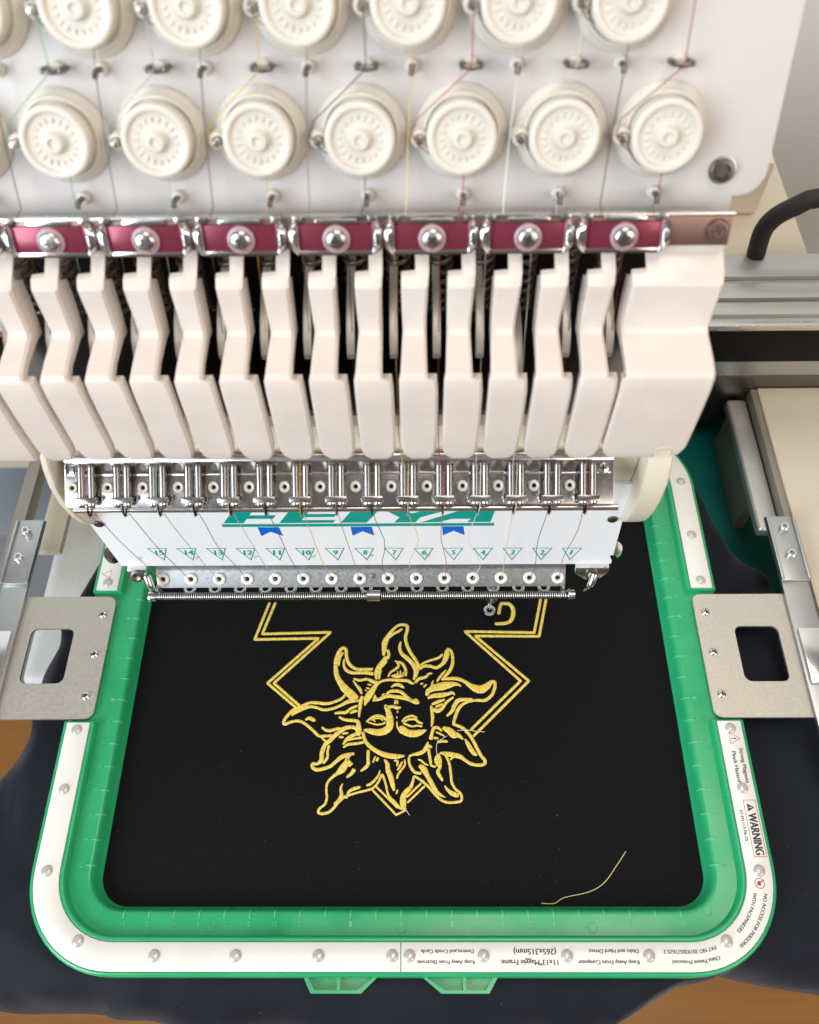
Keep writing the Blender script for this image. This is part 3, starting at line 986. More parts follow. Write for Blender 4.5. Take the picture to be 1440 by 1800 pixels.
# ------------------------------------------------------------------ the embroidery machine
machine = bpy.data.objects.new('embroidery_machine', None)
COL.objects.link(machine)
tag(machine, 'cream fifteen needle embroidery machine head with tension dials and numbered name plate', 'embroidery machine')
P = 14.8
XN = 82.4                                   # needle 1; the others follow every 14.8 mm towards -X
def needle_x(i): return XN - P * (i - 1)

# tension panel: leaning back 21.7 degrees; local u = X, v = up the panel, h = out of it
PN, PU = Vector((0, -0.929, 0.37)), Vector((0, 0.37, 0.929))
PO = Vector((0, 30.6, 316.6)) - PN * 9.5
def pan(u, v, h):
    q = PO + PU*v + PN*h
    return (u, q.y, q.z)
out = [(-190, -26), (108.2, -26), (108.2, -19.9), (109.5, -19.9)]
out += [(109.5 + 8*math.sin(a), -11.9 - 8*math.cos(a)) for a in [math.pi/2*k/8 for k in range(1, 9)]]
out += [(117.0, 80), (-190, 80)]
MB().prism(out, pan, -2.5, 0).build('tension_panel', M['panel'], machine, bevel=0.6)
# the body the panel is mounted on
MB().prism([(-190, -20), (100, -20), (100, 80), (-190, 80)], pan, -60, -2.6).build('head_body', M['casing'], machine, bevel=1)

def along(prof, axis_o, seg=32):
    """lathe on the panel at (u, v)"""
    return MB().lathe(prof, seg, pan(*axis_o, 0), PN)
def knob(u, v):
    # base ring
    base = along([(13.6, -0.2), (13.6, 0.6), (13.2, 1.4), (12.2, 2.2), (11.8, 3.0), (11.5, 4.0), (10.9, 4.2), (10.6, 3.4), (8.5, 3.4)], (u, v), 40).build('dial_base', M['ivory'], machine, smooth=40)
    dial = along([(9.0, 3.4), (9.0, 4.9), (10.2, 5.4), (10.35, 8.6), (10.2, 9.2), (9.8, 9.6), (9.0, 9.75), (8.4, 9.5), (7.9, 8.7), (6.6, 8.4), (3.4, 8.6), (3.0, 9.2), (2.8, 10.3), (2.5, 10.8), (1.5, 10.9), (1.25, 10.2), (0, 10.1)], (u, v), 40).build('tension_dial', M['ivory'], base, smooth=35)
    turn = random.uniform(0, 1)
    for k in range(18):
        a = 2*math.pi*k/18 + turn
        cu_, cv_ = u + 5.9*math.cos(a), v + 5.9*math.sin(a)
        d = MB()
        ru, rv_ = math.cos(a), math.sin(a)
        poly = [(cu_ + ru*p*0.75 - rv_*q*0.32, cv_ + rv_*p*0.75 + ru*q*0.32) for p, q in ((-1,-1), (1,-1), (1,1), (-1,1))]
        d.prism(poly, pan, 8.2, 8.95)
        d.build('dial_rib', M['ivory'], base, bevel=0.2, bseg=1)
    # thread peg on the left of the dial
    pu, pv = u - 12.4, v - 0.6
    along([(2.6, 0.5), (2.6, 5.6), (2.2, 6.3), (1.55, 6.4), (1.4, 5.9), (0, 5.8)], (pu, pv), 20).build('peg_boss', M['ivory'], base, smooth=40)
    along([(1.35, 5.0), (1.35, 8.6), (1.0, 9.0), (0, 9.1)], (pu, pv), 16).build('thread_peg', M['pin'], base, smooth=40)
def pin(u, v, long_=False):
    b = along([(2.0, -0.2), (2.0, 1.2), (1.5, 1.8), (0.9, 1.9)], (u, v), 16).build('guide_pin', M['ivory'], machine, smooth=40)
    if long_:
        for du in (-2.6, 2.6):
            along([(0.85, 0.5), (0.85, 5.6), (0.5, 6.1), (0, 6.2)], (u + du, v), 12).build('pin_post', M['dark_steel'], b, smooth=40)
        MB().tube([pan(u - 2.6, v, 5.2), pan(u, v - 0.5, 5.6), pan(u + 2.6, v, 5.2)], 0.7, 10).build('pin_bridge', M['dark_steel'], b)
    else:
        along([(0.85, 0.5), (0.85, 5.8), (0.55, 6.4), (0, 6.5)], (u, v), 12).build('pin_post', M['dark_steel'], b, smooth=40)
        MB().tube([pan(u, v, 5.9), pan(u - 0.2, v - 1.6, 6.8)], 0.8, 10).build('pin_tip', M['dark_steel'], b)
for k in range(8):
    knob(82.6 - 29.75*k, -0.2)
    pin(83.3 - 29.6*k, -18.2)
    pin(84.5 - 29.7*k + 0.4, 18.1, True)
for k in range(7):
    knob(67.3 - 29.75*k, 33.8)
    pin(68.3 - 29.8*k, 17.8)
pb = along([(3.5, -0.1), (3.5, 1.6), (3.2, 2.2), (2.2, 2.3), (1.9, 1.3), (0, 1.3)], (103.3, -11.9), 24).build('socket_bolt', M['dark_steel'], machine, smooth=40)
along([(4.2, 0.0), (4.2, 0.5), (3.6, 0.55)], (103.3, -11.9), 24).build('bolt_washer', M['steel'], pb, smooth=40)

# thread clip bar under the panel
BO = Vector((0, 19.7, 290.9))
def bar(u, v, h):
    q = BO + PU*v + PN*h
    return (u, q.y, q.z)
cb = MB().prism([(-190, -4.3), (106.6, -4.3), (106.6, 4.9), (-190, 4.9)], bar, -3.5, -1.2).build('clip_bar', M['rose_reflection'], machine, bevel=0.3)
MB().prism([(-190, 4.9), (107.0, 4.9), (107.0, 6.0), (-190, 6.0)], bar, -3.8, -0.6).build('bar_flange', M['steel'], cb, bevel=0.2)
sb = MB().lathe([(3.4, 0), (3.4, 0.7), (3.0, 1.2), (2.2, 1.3), (2.0, 0.9), (0, 0.9)], 24, bar(102.6, 0.6, -1.2), PN).build('bar_screw', M['rose_reflection'], cb, smooth=40)
def bcross(u, v, h, r, w, parent, rot=0.4):
    c, s = math.cos(rot), math.sin(rot)
    pl_ = [(-r,-w),(-w,-w),(-w,-r),(w,-r),(w,-w),(r,-w),(r,w),(w,w),(w,r),(-w,r),(-w,w),(-r,w)]
    MB().add([bar(u + x*c - y*s, v + x*s + y*c, h) for x, y in pl_], [tuple(range(12))]).build('screw_slot', M['dark_steel'], parent, smooth=0)
bcross(102.6, 0.6, -0.25, 1.7, 0.4, cb)
for k in range(9):
    cx = 73.7 - 29.6*k
    clip = MB().prism([(cx - 11.6, -4.4), (cx + 11.2, -4.4), (cx + 11.2, 3.6), (cx - 11.6, 3.6)], bar, -1.1, 0.0).build('thread_clip', M['red_reflection'], machine, bevel=0.2)
    for (a0, a1, v0, v1) in ((-11.6, 11.2, -6.0, -4.4), (-6.4, 6.4, 3.6, 5.2)):
        MB().prism([(cx+a0, v0), (cx+a1, v0), (cx+a1, v1), (cx+a0, v1)], bar, -1.3, 0.25).build('clip_flange', M['chrome'], clip, bevel=0.3)
    for sgn in (-1, 1):                      # curled chrome ends
        e0 = cx + (11.3 if sgn > 0 else -11.7)
        rws = []
        for i in range(9):
            v = -5.2 + 10.2*i/8
            bulge = 3.0*math.sqrt(max(0.0, 1 - ((v + 0.1)/5.4)**2))
            rws.append([bar(e0 + sgn*(-0.3), v, 0.0), bar(e0, v, 1.3), bar(e0 + sgn*0.35*bulge, v, 1.9), bar(e0 + sgn*bulge, v, 0.9), bar(e0 + sgn*bulge, v, -1.2)])
        MB().rows(rws).build('clip_end', M['chrome'], clip, smooth=60)
        MB().prism([(e0 - 1.4, 4.2), (e0 + 1.4, 4.2), (e0 + 1.4, 6.3), (e0 - 1.4, 6.3)], bar, -1.5, 0.6).build('clip_tooth', M['steel'], clip, bevel=0.4)
    MB().lathe([(4.3, 0.0), (4.3, 0.7), (3.9, 1.0), (2.6, 1.0)], 28, bar(cx, -0.8, 0.05), PN).build('washer', M['washer'], clip, smooth=40)
    sc = MB().lathe([(3.3, 0), (3.3, 0.7), (3.0, 1.2), (2.3, 1.55), (1.0, 1.7), (0, 1.7)], 24, bar(cx, -0.8, 0.9), PN).build('clip_screw', M['steel'], clip, smooth=50)
    bcross(cx, -0.8, 2.66, 1.6, 0.45, clip, 0.3 + k)

# finger guards: rows of (Y, Z, left, right) down the front profile
GROWS = [(22.5, 287, -0.9, 3.5), (21, 282.5, -0.9, 3.5), (14.6, 279.4, -0.9, 3.5), (14.2, 279.2, -5.3, 3.4), (11.4, 277.0, -5.4, 3.2), (10.9, 273.5, -5.4, 3.1), (10.4, 265, -5.3, 2.7), (9.8, 260.4, -5.2, 2.7), (8.2, 258.9, -5.3, 2.7),
         (-2.0, 257.8, -5.7, 2.8), (-6.6, 257.0, -5.9, 2.9), (-7.8, 255.9, -6.3, 3.1), (-8.3, 254.8, -6.4, 6.0), (-9.0, 250, -6.4, 6.4), (-9.2, 240, -6.4, 6.5), (-9.2, 228, -6.35, 6.5), (-9.0, 218, -6.2, 6.3), (-8.8, 214.2, -5.4, 5.6), (-8.2, 211.6, -3.6, 4.0)]
def guard(name, fc, rowsf, parent, mt):
    """a moulded shell: the front profile, its rounded edges and the wall behind it"""
    back = {260.4: (17.0, 252.5), 258.9: (12.5, 254.0), 257.8: (0.6, 254.6), 257.0: (-4.0, 253.6), 255.9: (-4.8, 252.6)}
    rws = []
    for y, z, l, r in rowsf:
        yb, zb = back.get(z, (y + (2.6 if z > 278 else 5.0 if z > 275 else 10.0), z) if z > 260 else (y + 3.6, z))
        x0, x1 = fc + l, fc + r
        c = 0.9
        k = 0.18
        ye, ze = y + (yb - y)*k if abs(yb-y) < 5 else y + 1.0, z + (zb - z)*k
        rws.append([(x0, yb, zb), (x0, ye, ze), (x0 + c, y, z), (x1 - c, y, z), (x1, ye, ze), (x1, yb, zb)])
    return MB().rows(rws, closed_across=True).build(name, mt, parent, smooth=30)
for j in range(14):
    guard('finger_guard', 69.3 - P*j, GROWS, machine, M['guard'])
def wide(l_neck, l_up, l_low, r_):
    o = []
    for i, (y, z, l, r) in enumerate(GROWS):
        ll = l_neck if i < 3 else (l_up if i < 12 else l_low)
        if i == len(GROWS) - 1: ll += 3
        if i == len(GROWS) - 2: ll += 1
        rr = r_ - (4 if i == len(GROWS)-1 else 1.2 if i == len(GROWS)-2 else 0)
        o.append((y, z, ll, rr))
    return o
rb = guard('end_guard', 0, wide(82.5, 78.0, 76.8, 107.0), machine, M['guard'])
guard('end_guard', 0, [(y, z, -168.0, (-131.6 if i >= 12 else -134.9)) for i, (y, z, l, r) in enumerate(GROWS)], machine, M['guard'])
for x in (99.0, -158):
    MB().lathe([(3.2, 0), (3.2, 0.25), (2.6, 0.1), (0, -0.2)], 20, (x, -9.05, 215.5), (0, -1, 0)).build('screw_recess', M['casing'], machine)

# inside the head: dark backing, black springs, take-up levers
MB().box(-165, 104, 72, 76, 150, 300).build('back_plate', M['black'], machine)
MB().box(-165, 104, 62, 72, 232, 246).build('cross_bar', M['black'], machine, bevel=0.8)
MB().box(-165, 104, 24, 72, 196.5, 200).build('guide_shelf', M['dark_steel'], machine, bevel=0.8)
MB().box(-165, 104, 66, 71, 262, 290).build('lever_shaft_cover', M['slate'], machine, bevel=1)
coil = []
for k in range(14*10 + 1):
    a = 2*math.pi*k/10
    coil.append((4.0*math.cos(a), 4.0*math.sin(a), 62*k/140))
SPRING = MB().tube(coil, 0.85, 6).mesh('spring', M['spring_black'], smooth=60)
LPTS = [(56, 262), (46, 259.5), (36, 259), (26, 257.5), (18, 254.5), (12.5, 250.8), (9.5, 247.5)]
def lever_mesh(dz):
    b = MB()
    rws = []
    n = len(LPTS)
    for i, (y, z) in enumerate(LPTS):
        hw = 1.4
        th = 2.6 if i < n-2 else (2.4 if i == n-2 else 1.2)
        rws.append([(-hw, y, z + dz - th), (-hw, y, z + dz + th), (hw, y, z + dz + th), (hw, y, z + dz - th)])
    return b.rows(rws, closed_across=True).mesh('take_up_lever', M['lever'], smooth=50, bevel=0.35, bseg=2)
LEVER, LEVER_LOW = lever_mesh(0), lever_mesh(-16)
LEYE = MB().lathe([(1.5, -1.35), (1.5, 1.35), (1.0, 1.45), (0.6, 1.3), (0, 1.2)], 14, (0, 0, 0), (1, 0, 0)).mesh('lever_eye', M['ceramic'])
for i in range(1, 16):
    gx = 76.0 - P*(i-1)
    link('spring', SPRING, machine, (gx + 1.2, 42, 238))
    lv = link('take_up_lever', LEVER_LOW if i == 3 else LEVER, machine, (gx - 0.4, 0, 0))
    link('lever_eye', LEYE, lv, (0, 12.2, 249.8 - (16 if i == 3 else 0)))

# needle case behind the name plate, and its cream side covers
MB().box(-141, 104, 18.8, 62, 84, 196).build('needle_case', M['casing'], machine, bevel=1.5)
def side_cover(s_, x0, x1):
    prof_ = [(22, 196), (16, 190), (10, 180), (7, 170), (6.5, 158), (8, 146), (11, 135), (15, 127), (20, 121), (28, 117), (60, 116), (60, 196)]
    MB().prism(prof_, lambda u, v, h: (h, u, v), x0, x1).build('side_cover', M['casing'], machine, bevel=2.2, bseg=3)
side_cover(1, 104.2, 115.0)
side_cover(-1, -147, -143)

# roller plate: slanting plate with ceramic eyelets, twin rollers and ball screws
RD, RN = Vector((0, -0.82, -0.573)), Vector((0, -0.573, 0.82))
RO = Vector((0, 13.5, 180.5))
def rp(u, t, h):
    q = RO + RD*t + RN*h
    return (u, q.y, q.z)
rplate = MB().prism(rrect(-23.5, 9.6, 114.5, 9.6, 1.6, 4), rp, -1.4, 0).build('roller_plate', M['roller_steel'], machine, bevel=0.3)
MB().prism([(-136.5, 5.0), (89.5, 5.0), (89.5, 6.0), (-136.5, 6.0)], rp, 0.0, 0.5).build('plate_ridge', M['chrome'], rplate, bevel=0.2)
MB().prism([(-137.5, -2.6), (90.5, -2.6), (90.5, 0.6), (-137.5, 0.6)], rp, -1.0, 1.4).build('plate_rail', M['chrome'], rplate, bevel=0.5)
def ceramic(name, o, ax, parent, r=2.6):
    e_ = MB().lathe([(r*1.0, -0.4), (r, 0.5), (r*0.86, 0.95), (r*0.66, 1.0), (r*0.45, 0.75), (r*0.36, 0.3), (r*0.34, -0.3)], 24, o, ax).build(name, M['ceramic'], parent, smooth=60)
    MB().lathe([(r*0.36, 0.0), (0, 0.0)], 16, Vector(o) + Vector(ax).normalized()*0.12, ax).build('eyelet_bore', M['hole'], e_)
    return e_
ROD = {}
for i in range(1, 16):
    x = 72.6 - P*(i-1)
    ceramic('upper_eyelet', rp(x, 11.0, 0.2), RN, machine, 2.5)
    MB().lathe([(3.0, 0), (3.0, 0.3), (2.2, 0.1), (0, -0.2)], 18, rp(x, 2.6, 0.05), RN).build('plate_dimple', M['dark_steel'], rplate)
    cx = 79.6 - P*(i-1)
    grp = MB().prism(rrect(cx, 16.2, 4.5, 1.3, 0.7, 3), rp, 1.2, 5.3).build('roller_bracket', M['roller_steel'], machine, bevel=0.5)
    for sx in (-2.15, 2.15):
        MB().cyl(rp(cx + sx, 2.4, 3.4), rp(cx + sx, 15.2, 3.4), 1.65, 16).build('roller', M['roller_steel'], grp, smooth=50)
        MB().cyl(rp(cx + sx, 1.6, 3.4), rp(cx + sx, 2.5, 3.4), 1.75, 14).build('roller_collar', M['dark_steel'], grp, smooth=50)
        q = Vector(rp(cx + sx*0.98, 17.6, 3.4))
        MB().lathe([(0.0, -1.9), (0.95, -1.65), (1.65, -0.95), (1.9, 0), (1.65, 0.95), (0.95, 1.65), (0, 1.9)], 18, q, RD).build('ball_screw', M['chrome'], grp, smooth=80)
    MB().prism([(cx - 1.1, 1.0), (cx + 1.1, 1.0), (cx + 1.1, 4.0), (cx - 1.1, 4.0)], rp, 0.2, 3.2).build('roller_stop', M['dark_steel'], grp)
for x in (86.3, -133.5):
    s0 = MB().lathe([(2.6, 0), (2.6, 0.5), (2.1, 0.9), (0, 0.95)], 20, rp(x, 4.0, 0.05), RN).build('plate_screw', M['steel'], machine, smooth=40)
    MB().prism([(x-1.6, 3.7), (x+1.6, 3.7), (x+1.6, 4.3), (x-1.6, 4.3)], rp, 0.98, 1.02).build('screw_slot', M['hole'], s0, smooth=0)
    MB().prism([(x-.3, 2.4), (x+.3, 2.4), (x+.3, 5.6), (x-.3, 5.6)], rp, 0.99, 1.03).build('screw_slot', M['hole'], s0, smooth=0)
# thread rod in front, with black thread hooks
MB().cyl((-135, -2.0, 167.2), (93.0, -2.0, 167.2), 1.35, 18).build('thread_rod', M['chrome'], machine, smooth=50)
HOOK = MB().tube([(0, -0.4, 3.4), (0.1, -2.0, 2.6), (0.2, -3.4, 0.6), (0.1, -2.6, -1.6), (0, -0.6, -2.0)], 0.42, 6).mesh('thread_hook', M['black'], smooth=60)
for i in range(1, 16):
    link('thread_hook', HOOK, machine, (79.0 - P*(i-1), -1.6, 167.6))

# white name plate with the maker's name and the needle numbers
YP = 17.0
def npl(u, v, h): return (u - 0.06*(v - 107), YP - h, v)      # the plate hangs a little askew
nholes = [circle(x, z, 1.7, 18) for x, z in ((-131.6, 90.2), (-102.2, 90.5), (-72.6, 90.8), (-43.0, 91.1), (-13.8, 91.6), (14.9, 91.7), (44.5, 91.9), (73.8, 91.8))]
nholes = [[(x + 0.06*(91 - 107), z) for x, z in h] for h in nholes]
np_o = link('name_plate', plate_mesh('name_plate', [(-145.4, 82.3), (107.0, 82.3), (107.0, 156), (-145.4, 156)], nholes, npl, -1.6, 0, M['white_plate']), machine)
np_o['label'] = 'white plate with maker name and needle numbers 1 to 15'
HL = 0.06
T_, B_, R_ = M['print_teal'], M['print_blue'], M['print_bright_red']
def sl(u, v): return (u + (v - 124.0)*0.62, v)               # slanted lettering
def glyph(name, polys, m):
    b = MB()
    for k, pl_ in enumerate(polys):
        b.add([npl(*sl(u, v), HL + 0.01*k) for u, v in pl_], [tuple(range(len(pl_)))])
    return b.build(name, m, np_o, smooth=0)
Z0, Z1 = 124.4, 136.6
glyph('logo_letter', [[(-82, Z0), (-72.5, Z0), (-72.5, 128.3), (-60, 128.3), (-60, 131.5), (-72.5, 131.5), (-72.5, 134), (-56, 134), (-56, Z1), (-82, Z1)]], T_)
glyph('logo_letter', [[(-55.5, Z0), (-30, Z0), (-30, 127.0), (-46, 127.0), (-46, 129.6), (-32, 129.6), (-32, 132.4), (-46, 132.4), (-46, 134.4), (-30, 134.4), (-30, Z1), (-55.5, Z1)]], T_)
glyph('logo_letter', [[(-26.5, Z0), (-14, Z0), (-14, Z1), (-26.5, Z1)]], T_)
glyph('logo_letter', [[(-1, Z0), (9, Z0), (9, 129), (20, Z1), (10, Z1), (3, 132.5), (-5, Z1), (-13, Z1), (-1, 129)]], T_)
glyph('logo_letter', [[(11.5, Z0), (20, Z0), (24.5, 127.4), (33.5, 127.4), (33.5, Z0), (44.5, Z0), (39.5, Z1), (26, Z1)]], T_)
MB().add([npl(u, v, HL) for u, v in ((-83.0, 121.0), (46.5, 121.0), (46.5, 123.6), (-83.0, 123.6))], [(0,1,2,3)]).build('logo_bar', T_, np_o, smooth=0)
for cx in (-61.4, -17.0, 26.8):
    MB().add([npl(u, v, HL) for u, v in ((cx - 5.0, 120.6), (cx + 5.2, 120.6), (cx + 5.6, 112.2), (cx + 0.3, 116.4), (cx - 5.0, 112.2))], [(0,1,2,3,4)]).build('logo_ribbon', B_, np_o, smooth=0)
for k in range(8):
    a = -70 + k*14
    MB().add([npl(u, v, HL) for u, v in ((a, 137.6), (a + 11.5, 137.6), (a + 13.5, 141.6), (a + 2, 141.6))], [(0,1,2,3)]).build('logo_stripe', R_, np_o, smooth=0)
for i in range(1, 16):
    cx = 85.6 - 14.78*(i-1)
    cz0 = 99.2 + (i-1)*0.12
    tri = [(cx - 5.1, cz0), (cx + 5.1, cz0), (cx, cz0 - 13.0)]
    frame_poly('number_triangle', tri, 0.55, npl, HL, T_, np_o)
    t = str(i)
    cxx = cx
    text_obj('needle_number', t, 2.1 if len(t) == 1 and t != '1' else (1.3 if t == '1' else 4.3), lambda u, v, h: npl(cxx + u, cz0 - 4.6 + v, h), HL, T_, np_o, height=4.6, strokes=0.05, shear=0.2)
for x, z in ((-142.0, 125), (100.9, 126.7)):
    s0 = MB().lathe([(2.4, 0), (2.4, 0.7), (1.8, 1.2), (0, 1.25)], 20, (x, YP, z), (0, -1, 0)).build('plate_screw', M['dark_steel'], np_o, smooth=40)
    MB().box(x - 1.7, x + 1.7, YP - 1.34, YP - 1.2, z - 0.3, z + 0.3).build('screw_slot', M['hole'], np_o)

# eyelet rail with fifteen ceramic eyelets
RPROF = [(20.0, 81.0), (18.6, 76.0), (17.6, 75.0), (12.0, 69.0), (11.4, 68.2), (12.0, 67.8), (12.6, 68.2), (18.4, 74.4), (19.4, 75.6), (20.8, 81.0)]
rail = MB().prism(RPROF, lambda u, v, h: (h, u, v), -128.2, 86.4).build('eyelet_rail', M['zinc'], machine, smooth=30)
EAX = Vector((0, -0.735, 0.678))
for i in range(1, 16):
    ceramic('needle_eyelet', (needle_x(i) + 0.0, 14.6, 72.0), EAX, machine, 3.35)
MB().lathe([(1.5, 0), (1.4, 0.3), (0, 0.45)], 16, (-14.2, 15.4, 72.8), EAX).build('rail_rivet', M['steel'], rail)

# spring-wrapped tension rod
MB().cyl((-132.5, 9, 62.9), (91.0, 9, 62.9), 1.5, 16).build('spring_rod', M['black'], machine, smooth=50)
sp = []
NTURN = 190
for k in range(NTURN*9 + 1):
    a = 2*math.pi*k/9
    sp.append((-129.3 + 217*k/(NTURN*9), 9 + 1.85*math.cos(a), 62.9 + 1.85*math.sin(a)))
MB().tube(sp, 0.40, 6).build('coil_spring', M['chrome'], machine, smooth=70)
for x0, x1 in ((-133.6, -129.6), (88.0, 92.0)):
    c = MB().lathe([(0.8, 0), (3.0, 0.05), (3.2, 0.5), (3.2, 1.5), (2.6, 1.7), (2.6, 2.1), (3.0, 2.3), (3.0, 3.7), (2.6, 4.0), (0.8, 4.0)], 20, (x0, 9, 62.9), (1, 0, 0)).build('rod_cap', M['chrome'], machine, smooth=40)
    xe = x0 if x0 < 0 else x1
    MB().box(xe - 0.1, xe + 0.1, 8.6, 9.4, 60.4, 65.4).build('cap_slot', M['hole'], c)
for x in (-128.0, 85.4):
    MB().box(x - 0.7, x + 0.7, 9.5, 12.6, 61.5, 69.5).build('rod_hanger', M['zinc'], machine, bevel=0.3)
MB().rows([[(x, 9 + 3.0*math.cos(a), 63.1 + 3.0*math.sin(a)) for x in (-17.6, -10.8)] for a in [math.radians(-60 + 15*k) for k in range(18)]]).build('rod_clip', M['chrome'], machine, smooth=60)

# chrome end fingers below the plate
def end_bracket(x0, x1, xf, s_):
    b = MB().prism([(x0, 82.6), (x1, 82.6), (x1, 80.5), (x1 - (x1-x0)*0.25, 76.8), (x0 + (x1-x0)*0.3, 76.2), (x0, 79.5)], lambda u, v, h: (u, h + (82.6 - v)*-0.55, v), 14.5, 17.0).build('end_bracket', M['chrome'], machine, bevel=0.5)
    xm = (x0 + x1)/2
    MB().lathe([(3.4, 0), (3.4, 0.5), (2.2, 0.7), (1.2, 0.2), (0, 0.1)], 20, (xm, 12.4, 79.6), (0, -0.86, 0.5)).build('bracket_screw', M['dark_steel'], b)
    MB().tube([(xf, 12.5, 79.5), (xf + s_*1.5, 9, 77), (xf + s_*2.5, 7.5, 73.5), (xf + s_*4.5, 7.5, 70.5)], [2.2, 2.0, 1.5, 0.7], 12).build('wire_finger', M['chrome'], b)
end_bracket(-141, -131, -131, 1)
end_bracket(90, 107.5, 100, -1)
MB().lathe([(0.5, 0), (4.4, 0.2), (4.6, 2.0), (4.0, 7.0), (2.0, 8.5), (0.5, 8.6)], 22, (108.5, 21, 92), (0.1, 0, -1)).build('corner_knob', M['chrome'], machine, smooth=50)
MB().lathe([(0.5, 0), (4.0, 0.2), (4.2, 2.0), (3.6, 6.0), (0.5, 7.0)], 22, (-147.6, 21, 90), (-0.1, 0, -1)).build('corner_knob', M['dark_steel'], machine, smooth=50)

# presser feet
def foot_mesh():
    b = MB()
    n = 26
    b.rows([[(r*math.cos(2*math.pi*k/n), r*math.sin(2*math.pi*k/n), z) for r, z in ((3.6, 0), (3.6, 0.9), (3.2, 1.2), (2.0, 1.2), (1.7, 0.9), (1.7, 0))] for k in range(n)], closed_across=True, closed_along=True)
    return b.mesh('presser_foot', M['steel'], smooth=50)
def foot_stem():
    return MB().tube([(0, 3.1, 0.8), (0, 4.2, 2.5), (0.4, 5.0, 8), (0.4, 5.0, 12), (0.4, 4.0, 16), (0.4, 3.5, 62)], [0.9, 1.1, 1.5, 2.6, 2.8, 2.8], 14).mesh('foot_stem', M['steel'], smooth=50)
FOOT, STEM = foot_mesh(), foot_stem()
NEEDLE = MB().tube([(0, 0, -1.5), (0, 0, 4), (0, 0, 30)], [0.15, 0.4, 0.45], 8).mesh('needle', M['chrome'], smooth=60)
for i in range(1, 16):
    z = FAB + 1.6 if i == 3 else 22.5
    ft = link('presser_foot', FOOT, machine, (needle_x(i) + 0.2, 33.4, z))
    link('foot_stem', STEM, ft)
    if i != 3: link('needle', NEEDLE, ft, (0, 0, 5))
    else: link('needle', NEEDLE, ft, (0, 0, 1.5))
MB().cyl((needle_x(3) + 0.8, 36.5, 3), (needle_x(3) + 0.8, 36.5, 18), 3.6, 18).build('foot_clamp', M['steel'], machine, smooth=40)
# lower arm with the bobbin, under the cloth
MB().box(-14, 74, 10, 420, -70, FAB - 6).build('lower_arm', M['teal'], machine, bevel=8, bseg=3)

